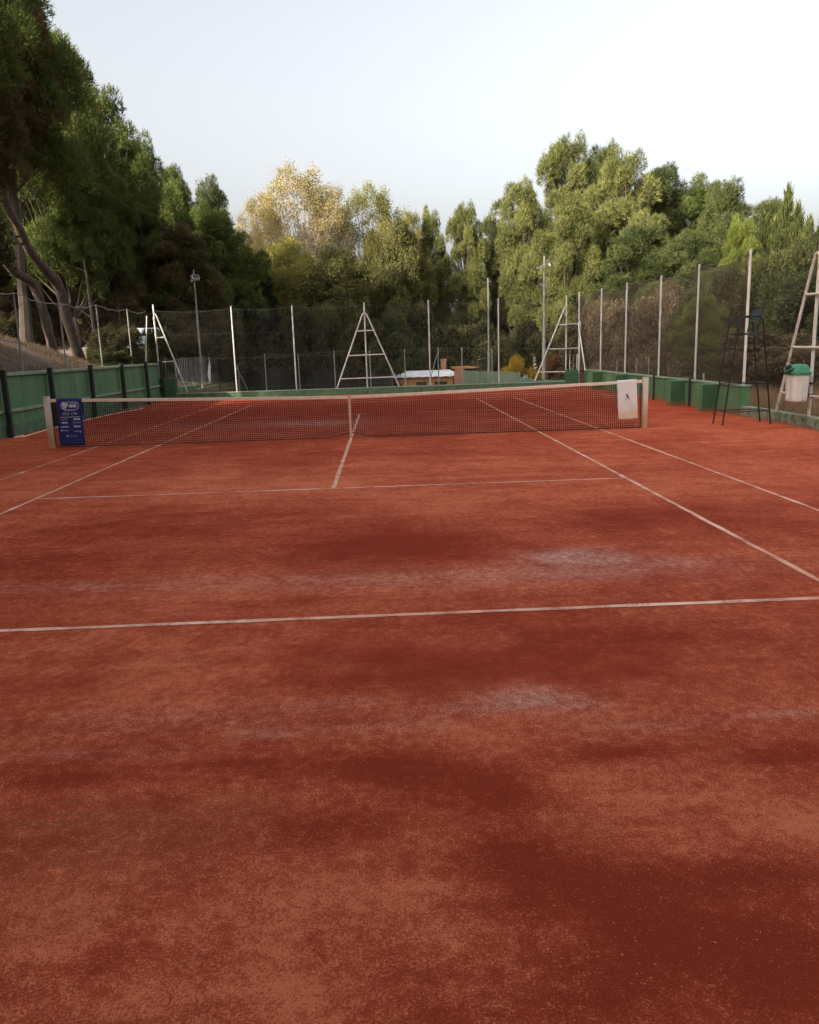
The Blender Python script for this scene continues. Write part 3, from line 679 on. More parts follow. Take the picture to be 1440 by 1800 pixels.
# twisted pine trunks on the bank
def trunk_px(pts, X, r, label, wid):
    P = [gx(a, b, X+dx) for a, b, dx in pts]
    root = empty('pine_tree', tuple(P[0]), label, 'tree', 'twisted pines on the bank')
    fine = []
    for i in range(len(P)-1):
        for k in range(4):
            u = k/4; p0 = P[max(i-1, 0)]; p1 = P[i]; p2 = P[i+1]; p3 = P[min(i+2, len(P)-1)]
            fine.append(.5*((2*p1)+(-p0+p2)*u+(2*p0-5*p1+4*p2-p3)*u*u+(-p0+3*p1-3*p2+p3)*u**3))
    fine.append(P[-1]); n = len(fine)
    mb = MB(); mb.tube(fine, [r*(1.35 if i == 0 else 1.12-.55*i/n)*(1+.10*math.sin(i*2.1)) for i in range(n)], 12)
    mb.build('trunk', MAT['bark_pine'], root, smooth=True)
    top = fine[-1]; cme = PROTO['pineD'][0]
    o = bpy.data.objects.new('crown', cme); C.objects.link(o); o.parent = root
    o.location = Vector(top)-Vector(P[0])-Vector((0, 0, 2.6)); o.scale = (wid, wid, .75)
    o.material_slots[0].link = 'OBJECT'; o.material_slots[0].material = LM['pine_brown']
trunk_px([(140, 632, 0), (118, 560, 0), (104, 505, 0), (82, 478, -.1), (52, 440, -.1), (30, 395, 0), (12, 360, 0), (8, 300, 0), (30, 220, 0)], -13.2, .21, 'twisted pine trunk leaning left on the bank, right one of the two', .55)
trunk_px([(95, 628, 0), (80, 560, 0), (58, 500, 0), (28, 480, 0), (5, 455, 0), (-30, 400, 0), (-40, 320, 0)], -13.6, .19, 'twisted pine trunk bending out of the left edge, left one of the two', .55)
for px, Y, pt, r_, lb in [(180, 26, 300, .07, 'thin straight bare pine trunk behind the hillside fence'), (205, 30, 300, .10, 'straight dark pine trunk right of the thin bare one'), (140, 22, 400, .08, 'slim straight pine trunk right of the twisted pair'), (320, 40, 380, .12, 'dark pine trunk left of the near floodlight pole')]:
    p = gy(px, pt, Y); g0 = th(p[0], Y)
    root = empty('pine_tree', (p[0], Y, g0), lb, 'tree')
    mb = MB(); mb.tube([(p[0]+.3, Y, g0-.2), (p[0]+.15, Y, g0+2), (p[0]+.1, Y, g0+4), (p[0], Y, p[2])], [r_*1.3, r_, r_*.9, r_*.6], 8)
    for k in range(7):
        z = g0+2+k*.7; a = k*2.4; mb.tube([(p[0]+.1, Y, z), (p[0]+.1+.9*math.cos(a), Y+.9*math.sin(a), z+.35)], [.03, .01], 5)
    mb.build('trunk', MAT['bark_dark'], root)
    o = bpy.data.objects.new('crown', PROTO['pineA'][0]); C.objects.link(o); o.parent = root; o.location = (0, 0, 3.2); o.scale = (.45, .45, .6)
    o.material_slots[0].link = 'OBJECT'; o.material_slots[0].material = LM['pine_dark']

# the same wood goes on beside and behind the photographer and shades the court
k = 0
for (x, y, z) in [(-13.5,2,19),(-14.5,-4,20),(-14,-10,20.5),(-14.5,-16,21),(-14,-22,21),(-14.5,-28,21.5),(-14,-34,22),(-12,-40,22),(-7,-43,22),(-1,-45,22),(5,-46,22),(11,-46,22),(-20,-1,20),(-20,-8,21),(-20,-14,22),(-20,-20,23),(-20,-26,23),(-20,-33,23),(-17,-40,23),(-10,-49,24),(-3,-51,24),(4,-52,24)]:
    plant(('pineA', 'pineD', 'pineB', 'pineC')[k % 4], x, y, z, 'pine_dark', 'tall dark pine of the wood beside and behind the camera', 'pines beside and behind the camera', 1.0); k += 1

for i in range(19):  # added to fill gaps below the pine crowns where sun reached the court
    plant('shrubA' if i % 2 else 'shrubB', -12.6-(i % 3)*.8, 3.4-i*2.3, 9.0+(i % 4)*.6, 'bush_dark', 'tall dark bush added on the left bank beside and behind the camera to shade the court', 'bushes added on the bank to keep low sun off the court', 1.0)
for px, py, Y, wp, lb in [(60, 470, 30, 150, 'low dark pine behind the twisted trunks'), (-10, 440, 26, 150, 'low dark pine behind the bank at the left edge'), (120, 490, 34, 120, 'low dark pine between the twisted trunks and the hillside posts')]:
    plant_px('pineC', px, py, Y, 'pine_brown', lb, wp)
# ------------------------------------------------------------ grass on the bank and behind the kerb
def grass(name, boxes, n, label, L=.28):
    rg = np.random.default_rng(5); P = []
    for (x0, x1, y0, y1) in boxes:
        m_ = int(n*(x1-x0)*(y1-y0)); x = rg.uniform(x0, x1, m_); y = rg.uniform(y0, y1, m_)
        keep = (np.sin(x*1.9+np.sin(y*1.3)*2)+np.sin(y*2.3+x)+rg.normal(0, .8, m_)) > .2
        x, y = x[keep], y[keep]; P.append(np.stack([x, y, terrain(x, y)+.0], 1))
    P = np.concatenate(P); V, Fc, T = leaves(rg, P, np.tile([0, 0, 1.], (len(P), 1)), L, .018, .45, rg.uniform(0, 1, len(P)))
    o = link(name, np_mesh(name, V, Fc, T), LM['grass' if L < .3 else 'tall_grass']); tag(o, label, 'grass', kind='stuff')
grass('dry_grass', [(-20, -9.25, 1, 22)], 150, 'sparse dry grass on the earth bank left of the court', .16)
grass('tall_dry_grass', [(9.95, 14, -4, 8)], 420, 'tall brown dry grass behind the right kerb', .55)

# ------------------------------------------------------------ left wall
wl = empty('green_wall', (-8.7, 4, 0), 'tall green rendered wall with black uprights along the left side of the court', 'wall')
mb = MB(); mb.box((-8.95, -24, -.3), (-8.70, 17.0, 1.50)); mb.build('wall_panel', MAT['green_wall'], wl)
mb = MB(); mb.bevel_box((-9.0, -24, 1.5), (-8.62, 16.98, 1.58), .012); mb.build('coping', MAT['green_cap'], wl)
mb = MB(); mb.bevel_box((-8.698, -24, .60), (-8.63, 16.97, .68), .01); mb.build('ledge', MAT['green_cap'], wl)
mb = MB(); mb.bevel_box((-8.698, -24, -.2), (-8.65, 16.97, .30), .012); mb.build('plinth', MAT['green_low'], wl)
for y in (-21, -18, -15, -12, -9, -6, -3, 0.1, 2.75, 5.55, 8.7, 11.8, 14.75, 16.9):
    mb = MB(); mb.bevel_box((-8.62, y-.055, -.1), (-8.50, y+.055, 1.66), .008); mb.build('upright', MAT['black_steel'], wl)
    mb = MB(); mb.box((-8.62, y-.03, 1.42), (-8.9, y+.03, 1.494)) if False else None
# back wall
wb = empty('low_back_wall', (0, 17.1, 0), 'low mossy green wall closing the far end of the court', 'wall')
mb = MB(); mb.box((-8.05, 17.0, -1.2), (8.55, 17.25, .25)); mb.build('wall_panel', MAT['green_low'], wb)
mb = MB(); mb.bevel_box((-8.05, 16.98, .25), (8.55, 17.27, .285), .008); mb.build('coping', MAT['green_cap'], wb)
mb = MB(); mb.bevel_box((-8.699, 17.001, -1), (-8.05, 17.35, .93), .015); mb.build('corner_block', MAT['green_dark'], wb)
mb = MB(); mb.bevel_box((8.55, 16.95, -1), (9.08, 17.35, .75), .015); mb.build('corner_block', MAT['green_dark'], wb)
# right wall
wr = empty('green_side_wall', (9.5, 9, 0), 'chest low green wall with square buttresses along the right side', 'wall')
mb = MB(); mb.box((9.5, 2.05, -.4), (9.72, 17.6, .70)); mb.build('wall_panel', MAT['green_wall'], wr)
mb = MB(); mb.bevel_box((9.47, 2.03, .70), (9.75, 17.6, .745), .01); mb.build('coping', MAT['green_cap'], wr)
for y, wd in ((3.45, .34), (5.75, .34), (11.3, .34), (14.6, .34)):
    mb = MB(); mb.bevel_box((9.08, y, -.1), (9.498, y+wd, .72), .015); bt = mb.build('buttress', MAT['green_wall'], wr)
    mb = MB(); mb.box((9.09, y-.006, -.02), (9.49, y-.0005, .70)); sub('dark_face', mb.mesh('face'), MAT['green_dark'], bt)  # thin front slab in a darker green than the buttress body
kb = empty('kerb_wall', (9.5, -5, 0), 'low pale green concrete kerb under the right fence, mossy near the photo edge', 'wall')
mb = MB(); mb.bevel_box((9.5, -24, -.3), (9.72, 2.045, .24), .02); mb.build('kerb', MAT['concrete_green'], kb)

# ------------------------------------------------------------ back fence
def post(pa, z0, z1, x, y, r=.032, mat='galv', name='post'):
    mb = MB(); mb.tube([(x, y, z0), (x, y, z1)], r, 8); mb.tube([(x, y, z1), (x, y, z1+.02)], [r*1.15, r*.6], 8)
    return mb.build(name, MAT[mat], pa, smooth=False)
def arc_tube(pts, r, mat, pa, name):
    mb = MB(); mb.tube(pts, r, 8); return mb.build(name, MAT[mat], pa)
fb = empty('back_fence', (0, 17.12, 0), 'wire fence on pale steel posts behind the far low wall, with braced frames', 'fence')
bp_ = [(-8.72, 3.96), (-5.5, 3.8), (-2.97, 3.77), (.05, 3.78), (2.75, 3.8), (5.7, 3.79), (8.6, 3.82)]
for x, z in bp_: post(fb, -.3 if abs(x) > 8 else .28, z, x, 17.12 if abs(x) < 8.1 else 17.15)
def frame(pa, cxx, yy, apex, zb, half, rungs, axis='x', mat='galv', r=.03, off=0.0):
    def P(u, z): return (cxx+u, yy, z) if axis == 'x' else (cxx+off, yy+u, z)
    for sg in half:
        mb = MB(); e = abs(sg); s_ = 1 if sg > 0 else -1
        mb.tube([P(0, apex+.02), P(s_*.07, apex), P(s_*.12, apex-.1), P(sg, zb)], r, 8); mb.build('brace', MAT[mat], pa)
    for z in rungs:
        ends = []
        for sg in half:
            s_ = 1 if sg > 0 else -1; u = (apex-.1-z)/(apex-.1-zb); ends.append(s_*.12+(sg-s_*.12)*u)
        a, b2 = (ends[0], ends[1]) if len(ends) == 2 else (0, ends[0])
        mb = MB(); mb.tube([P(a, z-.005), P(b2, z+.012)], r*.85, 8); mb.build('rung', MAT[mat], pa)
frame(fb, .05, 17.05, 3.34, .28, (-1.30, 1.36), (.68, 1.64, 2.64))
frame(fb, -8.72, 17.08, 3.60, .32, (1.12,), (2.62, 1.62))
frame(fb, 8.6, 17.08, 3.38, .32, (-1.36,), (.68, 1.64, 2.64))
arc_tube([(-8.95, 16.9, 3.5), (-9.0, 16.3, 1.6)], .022, 'galv', fb, 'brace'); arc_tube([(-8.8, 17.3, 3.5), (-9.0, 18.2, 1.2)], .018, 'galv', fb, 'brace')
arc_tube([(-8.05, 17.2, 1.62), (-8.05, 17.25, .93)], .02, 'galv', fb, 'stub_post')
xs_ = [b_[0] for b_ in bp_]
for z, r_ in ((3.72, .006), (2.72, .004), (1.7, .004), (.45, .004)):
    mb = MB(); pts = []
    for i in range(len(xs_)-1):
        for k in range(6):
            u = k/6; pts.append((xs_[i]+(xs_[i+1]-xs_[i])*u, 17.16, z-.10*math.sin(math.pi*u)*(1 if z > 3 else .2)))
    pts.append((xs_[-1], 17.16, z)); mb.tube(pts, r_, 4); mb.build('wire', MAT['wire'], fb)
sheet('wire_mesh', [(x, 17.17, 3.70) for x in xs_], [(x, 17.17, .285) for x in xs_], MAT['chain_faint'], fb)

# right fence
fr = empty('side_fence', (9.6, 7, 0), 'tall fence with brown sagging wind netting along the right side', 'fence')
ry = [(17.3, 3.95, 9.2), (15.25, 3.95, 9.6), (11.9, 3.91, 9.6), (8.3, 3.85, 9.6), (5.25, 3.88, 9.6), (2.12, 3.92, 9.6), (-1.0, 3.98, 9.6), (-4.2, 3.95, 9.6), (-7.4, 3.95, 9.6), (-10.6, 3.95, 9.6), (-13.8, 3.95, 9.6), (-17.0, 3.95, 9.6), (-20.2, 3.95, 9.6), (-23.4, 3.95, 9.6)]
for y, z, x in ry:
    if y > 16: z0 = -.5
    elif y > 2.2: z0 = .745
    elif y > 2: z0 = .745
    else: z0 = .24
    mt = 'galv_old' if y < 3 else 'galv'
    post(fr, z0, z, x-.02, y, .036 if y < 3 else .032, mt)
for y in (8.3, 5.25):
    mb = MB(); mb.tube([(9.44, y, -.02), (9.44, y, .80)], .03, 8); mb.tube([(9.44, y, .78), (9.55, y, .80)], .02, 6); mb.build('sleeve', MAT['black_steel'], fr)
frame(fr, 9.6, -1.0, 3.48, .24, (-1.32, 1.30), (.66, 1.64, 2.70), 'y', 'galv_old', .032, -.07)
frame(fr, 9.2, 17.3, 2.75, .1, (-.0001,), (), 'y')
arc_tube([(9.12, 17.2, 2.70), (9.25, 16.4, .72)], .028, 'galv', fr, 'brace')
for z in (.68+.02, 1.65, 2.66): arc_tube([(8.6, 17.08, z), (9.2, 17.3, z)], .025, 'galv', fr, 'rung')
def netline(zf, sag):
    pts = []
    for i in range(len(ry)-1):
        (ya, za, xa), (yb, zb, xb) = ry[i], ry[i+1]
        for k in range(8):
            u = k/8; s_ = sag*math.sin(math.pi*u)**.8*(1+.5*math.sin(i*2.3)); pts.append((xa+(xb-xa)*u+.03, ya+(yb-ya)*u, zf(za+(zb-za)*u)-s_+.015*math.sin(k*2.7+i)))
    return pts
i3 = 8*5+1
top = netline(lambda z: z-.03, .16); bot = [(p[0], p[1], .745 if p[1] > 2.05 else .24) for p in top]
sheet('wind_netting', top[:i3], bot[:i3], MAT['windnet'], fr)
mb = MB(); mb.tube(top[:i3], .010, 5); mb.build('netting_hem', MAT['wire'], fr)
top2 = netline(lambda z: z-.03, .05)
sheet('wire_mesh', [(p[0]+.02, p[1], p[2]-.03) for p in top2[i3-1:]], [(p[0]+.02, p[1], .242) for p in top2[i3-1:]], MAT['chain'], fr)
for z in (3.85, 2.7, 1.65):
    tl = netline(lambda q_: z, .03); mb = MB(); mb.tube([(p[0]-.02, p[1], p[2]) for p in tl], .006, 4); mb.build('wire', MAT['wire'], fr)

# hillside fence on the left wall
fl = empty('hillside_fence', (-9.05, 8, 1.5), 'sagging wire fence on thin rusty posts above the left green wall', 'fence')
ly = [(-6.5, 3.6), (-3.4, 3.6), (-.2, 3.6), (2.0, 3.62), (5.0, 3.66), (8.05, 3.54), (11.3, 3.66), (14.7, 3.66), (17.1, 3.7)]
for y, z in ly[:-1]: post(fl, 1.2, z, -9.06, y, .026, 'galv_dull')
tp = []
for i in range(len(ly)-1):
    for k in range(6):
        u = k/6; tp.append((-9.04, ly[i][0]+(ly[i+1][0]-ly[i][0])*u, ly[i][1]+(ly[i+1][1]-ly[i][1])*u-.10*math.sin(math.pi*u)+.03*math.sin(k*3+i)))
tp.append((-9.04, ly[-1][0], ly[-1][1]))
mb = MB(); mb.tube(tp, .014, 5); mb.build('top_wire', MAT['galv_dull'], fl)
sheet('wire_mesh', tp, [(p[0], p[1], 1.58) for p in tp], MAT['chain_faint'], fl)

# ------------------------------------------------------------ tennis net
HB = 1.0
def nz(x): return .914+(1.05-.914)*min(1, abs(x)/6.4)**1.1
def bz(x): return .02+.10*max(0, 1-abs(x)/.55)**1.3
net = empty('tennis_net', (0, 0, 0), 'dark tennis net with dusty cream headband strung across the clay court', 'tennis net')
for sg in (-1, 1):
    mb = MB(); x = 6.45*sg; mb.bevel_box((x-.055, -.055, -.05), (x+.055, .055, 1.09), .012)
    po = mb.build('net_post', MAT['net_post'], net)
    mb = MB(); mb.bevel_box((x-.062, -.062, 1.092), (x+.062, .062, 1.105), .004); mb.tube([(x-sg*.07, 0, .95), (x-sg*.02, 0, .95)], .02, 8); sub('post_cap', mb.mesh('cap'), MAT['net_post'], po)
xsn = np.arange(-6.36, 6.361, .045)
mb = MB(); r_ = .0046
for x in xsn:
    x = float(x); sway = .0
    a = (x, sway, bz(x)); b2 = (x, 0, nz(x)-.05)
    mb.add([(a[0]-r_, -r_, a[2]), (a[0]+r_, -r_, a[2]), (a[0]+r_, r_, a[2]), (a[0]-r_, r_, a[2]), (b2[0]-r_, -r_, b2[2]), (b2[0]+r_, -r_, b2[2]), (b2[0]+r_, r_, b2[2]), (b2[0]-r_, r_, b2[2])], [(0, 1, 5, 4), (1, 2, 6, 5), (2, 3, 7, 6), (3, 0, 4, 7)])
NR = 21
for k in range(1, NR):
    u = k/NR; px_ = list(np.arange(-6.36, 6.37, .36)); pts = [(float(x), 0, bz(x)+(nz(x)-.05-bz(x))*u) for x in px_]
    mb.tube(pts, .0045, 4)
mb.build('net_mesh', MAT['net'], net)
px_ = list(np.arange(-6.36, 6.37, .06)); mb = MB(); mb.tube([(float(x), 0, bz(x)) for x in px_], .009, 6); mb.build('bottom_cord', MAT['net'], net)
mb = MB()
px_ = list(np.linspace(-6.38, 6.38, 60)); v = []; f = []
for i, x in enumerate(px_):
    z = nz(x); s_ = .002*math.sin(i*1.7)
    v += [(x, -.012, z-.062+s_), (x, -.011, z-.006), (x, 0, z+.002), (x, .011, z-.006), (x, .012, z-.062+s_)]
for i in range(59):
    for j in range(4): f.append((i*5+j, (i+1)*5+j, (i+1)*5+j+1, i*5+j+1))
mb.add(v, f); mb.build('headband', MAT['headband'], net)
mb = MB()
for sy_ in (-.016, .016):
    mb.add([(-.028, sy_, .915), (.028, sy_, .915), (.026, sy_*.9, .5), (-.026, sy_*.9, .5), (.027, sy_*.6, .12), (-.027, sy_*.6, .12), (.025, sy_*.5, .01), (-.025, sy_*.5, .01)],
           [(0, 1, 2, 3), (3, 2, 4, 5), (5, 4, 6, 7)])
mb.box((-.03, -.018, .912), (.03, .018, .92)); mb.build('centre_strap', MAT['strap'], net)
mb = MB()
for sg in (-1, 1): mb.tube([(sg*6.36, 0, .02), (sg*6.36, 0, 1.0)], .012, 6); mb.tube([(sg*6.36, 0, 1.03), (sg*6.45, 0, 1.05)], .006, 6)
mb.build('end_cord', MAT['net'], net)

# banner over the net
def drape(name, x0, x1, zb, mat, label, cat, skew=0.0, amp=.004, rowsn=24, back=.35, round_hem=0.0):
    n = 20; v = []; f = []
    def yo(x, z): return -.022-amp*(1+math.sin((x-x0)*11+z*2))*(1.1-z)
    rows = []
    for j in range(rowsn+1):
        u = j/rowsn; row = []
        for i in range(n+1):
            s_ = i/n; x = x0+(x1-x0)*s_; zt = nz(x)+.012; zlow = zb+round_hem*(abs(2*s_-1)**3)*(-1); z = zlow+(zt-zlow)*u; row.append((x+skew*(1-u), yo(x, z), z))
        rows.append(row)
    row = [(x0+(x1-x0)*i/n, 0, nz(x0+(x1-x0)*i/n)+.018) for i in range(n+1)]; rows.append(row)
    for j in range(1, 9):
        rows.append([(x0+skew*(back*j/8)/1.0+(x1-x0)*i/n, .020+.002*j, nz(x0+(x1-x0)*i/n)+.012-back*j/8) for i in range(n+1)])
    for r in rows: v += r
    for j in range(len(rows)-1):
        for i in range(n): f.append((j*(n+1)+i, j*(n+1)+i+1, (j+1)*(n+1)+i+1, (j+1)*(n+1)+i))
    me = bpy.data.meshes.new(name); me.from_pydata(v, [], f); me.update()
    root = empty(name, ((x0+x1)/2, 0, 0), label, cat)
    o = link('cloth', me, mat, root, smooth=True)
    md = o.modifiers.new('thick', 'SOLIDIFY'); md.thickness = .003; md.offset = 0
    return root, yo
bn, byo = drape('sponsor_banner', -6.235, -5.70, .05, MAT['banner'], 'navy blue sponsor banner with white lettering hanging over the left end of the net', 'banner', -.03)
bpy.context.view_layer.update()
def text_mesh(s_, size, x, z, width=None, shear=0.0, bold=0.0, align='CENTER'):
    cu = bpy.data.curves.new('t', 'FONT'); cu.body = s_; cu.size = size; cu.align_x = align; cu.shear = shear; cu.offset = bold; cu.resolution_u = 3
    ob = bpy.data.objects.new('t', cu); C.objects.link(ob); bpy.context.view_layer.update()
    me = bpy.data.meshes.new_from_object(ob.evaluated_get(bpy.context.evaluated_depsgraph_get()))
    bpy.data.objects.remove(ob); bpy.data.curves.remove(cu)
    vs = [(v.co.x, v.co.y) for v in me.vertices]; fs = [tuple(p.vertices) for p in me.polygons]; bpy.data.meshes.remove(me)
    w0 = max(a for a, b in vs)-min(a for a, b in vs); k = (width/w0) if width else 1
    out = []
    for a, b in vs:
        X = x+a*k; Z = z+b; out.append((X-.03*(1.07-Z), byo(X, Z)-.006, Z))
    return out, fs
bc = -5.967
def add_text(name, items):
    mb = MB()
    for it in items:
        v, f = text_mesh(*it[:4], **(it[4] if len(it) > 4 else {})); mb.add(v, f)
    return mb.build(name, MAT['print'], bn)
lg = MB(); lg_pts = []
for k in range(49):
    a = k/48*2*math.pi; c_, s_ = math.cos(a), math.sin(a)
    X = bc+.005+.185*math.copysign(abs(c_)**.55, c_); Z = .905+(.075 if s_ > 0 else .092)*math.copysign(abs(s_)**.7, s_)-(.012*c_ if s_ < 0 else 0)
    lg_pts.append((X-.03*(1.07-Z), byo(X, Z)-.006, Z))
lg.tube(lg_pts, .0055, 5); lg.build('logo_outline', MAT['print'], bn)
add_text('logo_lettering', [('ibp', .125, bc-.095, .895, dict(bold=.006, shear=.15, width=.135)), ('by', .10, bc-.105, .845, dict(bold=.003, shear=.2, width=.09)),
                            ('TENNIS', .055, bc+.075, .918, dict(width=.145)), ('SERIES', .062, bc+.07, .868, dict(bold=.004, width=.165))])
add_text('lettering', [('www.ibptenis.es', .03, bc, .79, dict(width=.23)), ('CIRCUITO', .036, bc-.085, .735, dict(width=.14)), ('NACIONAL', .036, bc-.085, .703, dict(width=.14)), ('( ibp', .065, bc+.09, .715, dict(width=.12))])
add_text('sponsor_names', [('ILUSIONA', .030, bc-.13, .605, dict(width=.15)), ('Joma', .045, bc+.13, .60, dict(width=.15, shear=.3, bold=.003)),
   ('HEAD', .052, bc-.13, .525, dict(width=.13, bold=.002)), ('Drop Shot', .032, bc+.13, .53, dict(width=.17)),
   ('emotion', .034, bc-.13, .445, dict(width=.16, bold=.002)), ('Mapei', .045, bc+.13, .445, dict(width=.14, bold=.003)),
   ('Madrid', .034, bc-.12, .365, dict(width=.13)), ('fundacion', .030, bc+.13, .345, dict(width=.15)), ('tenis y valores', .028, bc+.03, .245, dict(width=.15))])
mb = MB(); Z = .655; mb.add([(bc-.22-.012, byo(bc, Z)-.006, Z), (bc+.22-.012, byo(bc, Z)-.006, Z), (bc+.22-.012, byo(bc, Z)-.006, Z+.008), (bc-.22-.012, byo(bc, Z)-.006, Z+.008)], [(0, 1, 2, 3)])
for (X, Z, r_) in ((bc-.09, .256, .018), (bc-.20, .376, .014), (bc+.19, .335, .012)):
    vv = [(X-.025+r_*math.cos(a*math.pi/6), byo(X, Z)-.006, Z+r_*math.sin(a*math.pi/6)) for a in range(12)]; mb.add(vv, [tuple(range(12))])
mb.build('printed_marks', MAT['print'], bn)

# towel
tw, tyo = drape('white_towel', 5.82, 6.25, .20, MAT['towel'], 'white towel with a small black striding figure hanging over the net, right end', 'towel', .045, .009, back=.6, round_hem=-.015)
def mark(polys, mat, name):
    mb = MB()
    for pl in polys:
        vv = []
        for a, b in pl:
            X = 6.03+a*.17; Z = .70+b*.17; u = (Z-.2)/.88; vv.append((X+.045*(1-u), tyo(X, Z)-.005, Z))
        mb.add(vv, [tuple(range(len(vv)))])
    mb.build(name, mat, tw)
mark([[(-.05, .40), (.03, .42), (.10, .36), (.13, .40), (.10, .30), (.02, .32)],            # hat and head
      [(.0, .31), (.08, .30), (.06, .16), (-.02, .10), (-.25, .22), (-.25, .15), (-.10, .08)],
      [(-.06, .10), (.06, .14), (.16, .04), (.20, -.12), (.26, -.02), (.24, -.22), (.10, -.22), (.02, -.10)],
      [(-.04, -.02), (.04, -.10), (-.10, -.24), (-.22, -.48), (-.28, -.46), (-.20, -.26)],
      [(.10, -.16), (.20, -.22), (.30, -.36), (.46, -.52), (.36, -.50), (.20, -.36)]], MAT['ink'], 'emblem')
mark([[(-.4, -.78), (.75, -.72), (.75, -.76), (-.4, -.82)], [(-.3, -1.05), (.7, -.98), (.7, -1.01), (-.3, -1.08)], [(.1, -1.22), (.6, -1.19), (.6, -1.23), (.1, -1.26)]], MAT['faint_ink'], 'faded_print')

# ------------------------------------------------------------ umpire chair
um = empty('umpire_chair', (8.7, .2, 0), 'tall blackish umpire chair of bent tubes with ladder, right of the net', 'umpire chair')
YA, YB = -.10, .40     # near and far side frames
def ux(z): return 8.15+.27*(z/2.3)
def rx(z): return 9.22-.30*(z/2.3)
for y in (YA, YB):
    mb = MB(); yt = y
    mb.tube([(ux(0), y, 0), (ux(1.2), y, 1.2), (ux(2.15), yt, 2.15), (ux(2.26)+.01, yt, 2.26), (ux(2.3)+.07, yt, 2.315), (8.62, yt, 2.335), (rx(2.3)-.08, yt, 2.315), (rx(2.26)-.01, yt, 2.26), (rx(2.1), yt, 2.1), (rx(1.2), y, 1.2), (rx(0), y, 0)], .017, 8)
    mb.build('side_frame', MAT['umpire'], um)
    for z in (.30, .90):
        mb = MB(); mb.tube([(ux(z), y, z), (rx(z), y, z)], .011, 6); mb.build('side_rail', MAT['umpire'], um)
    mb = MB(); mb.tube([(ux(2.0), y, 1.98), ((ux(2)+rx(2))/2, y, 1.93), (rx(2.0), y, 1.99)], .012, 6); mb.build('seat_rail', MAT['umpire'], um)
for z in (.30, .58, .88, 1.16, 1.43, 1.69, 1.97):
    mb = MB(); mb.tube([(ux(z), YA, z), (ux(z), YB, z)], .012, 6); mb.build('rung', MAT['umpire'], um)
for z in (.30, .90, 1.98):
    mb = MB(); mb.tube([(rx(z), YA, z), (rx(z), YB, z)], .012, 6); mb.build('cross_bar', MAT['umpire'], um)
mb = MB()
for i in range(7):
    x = ux(2)+.08+i*.075; mb.bevel_box((x, YA+.012, 1.985-.04*math.sin(i/6*3.1)), (x+.055, YB-.012, 2.0-.04*math.sin(i/6*3.1)), .004)
mb.build('seat', MAT['blue_slat'], um)
mb = MB(); xb = 8.86
for y in (YA+.02, YB-.02): mb.tube([(xb-.05, y, 2.0), (xb, y, 2.2), (xb+.08, y, 2.53)], .013, 8)
mb.tube([(xb+.08, YA+.02, 2.53), (xb+.08, YB-.02, 2.53)], .013, 8); mb.build('back_frame', MAT['umpire'], um)
mb = MB()
for i in range(4):
    z = 2.22+i*.065; x = xb+.0+(z-2.2)*.24
    mb.add([(x-.016, YA+.03, z), (x-.016, YB-.03, z), (x-.004, YB-.03, z+.05), (x-.004, YA+.03, z+.05), (x+.0, YA+.03, z), (x+.0, YB-.03, z), (x+.012, YB-.03, z+.05), (x+.012, YA+.03, z+.05)],
           [(0, 3, 2, 1), (4, 5, 6, 7), (0, 1, 5, 4), (2, 3, 7, 6), (1, 2, 6, 5), (3, 0, 4, 7)])
mb.build('backrest', MAT['blue_slat'], um)

# ------------------------------------------------------------ litter bin
def rrect(cx_, cy_, hx, hy, r, n=5):
    out = []
    for (sx_, sy_, a0) in ((1, 1, 0), (-1, 1, 90), (-1, -1, 180), (1, -1, 270)):
        for k in range(n+1):
            a = rad(a0+90*k/n); out.append((cx_+sx_*(hx-r)+r*math.cos(a), cy_+sy_*(hy-r)+r*math.sin(a)))
    return out
def loft(mb, secs):
    n = len(secs[0][0]); v = []
    for pts, z in secs: v += [(a, b, z) for a, b in pts]
    f = [(j*n+i, j*n+(i+1) % n, (j+1)*n+(i+1) % n, (j+1)*n+i) for j in range(len(secs)-1) for i in range(n)]
    f.append(tuple(range(n-1, -1, -1))); f.append(tuple((len(secs)-1)*n+i for i in range(n))); mb.add(v, f)
BX, BY = 9.26, -1.05
bi = empty('litter_bin', (BX, BY, .55), 'pale plastic litter bin with green lid hung on the right fence post', 'litter bin')
mb = MB(); loft(mb, [(rrect(BX, BY, .150, .165, .07), .555), (rrect(BX, BY, .165, .180, .075), .575), (rrect(BX, BY, .170, .188, .075), .8), (rrect(BX, BY, .182, .205, .075), 1.08), (rrect(BX, BY, .188, .212, .075), 1.085), (rrect(BX, BY, .188, .212, .075), 1.12)])
mb.build('bin_body', MAT['bin_body'], bi)
mb = MB(); mb.bevel_box((BX+.02, BY-.222, .60), (BX+.06, BY-.19, 1.05), .012); mb.build('moulded_rib', MAT['bin_body'], bi)
mb = MB(); mb.bevel_box((BX-.205, BY-.03, .60), (BX-.168, BY+.01, 1.05), .01); mb.build('moulded_rib', MAT['bin_body'], bi)
mb = MB(); loft(mb, [(rrect(BX, BY, .195, .222, .08), 1.10), (rrect(BX, BY, .205, .232, .085), 1.115), (rrect(BX, BY, .205, .232, .085), 1.16), (rrect(BX, BY, .19, .21, .085), 1.185), (rrect(BX+.01, BY, .165, .185, .09), 1.25), (rrect(BX+.03, BY-.0, .12, .15, .09), 1.30), (rrect(BX+.04, BY, .07, .10, .06), 1.318)])
lid = mb.build('lid', MAT['bin_lid'], bi)
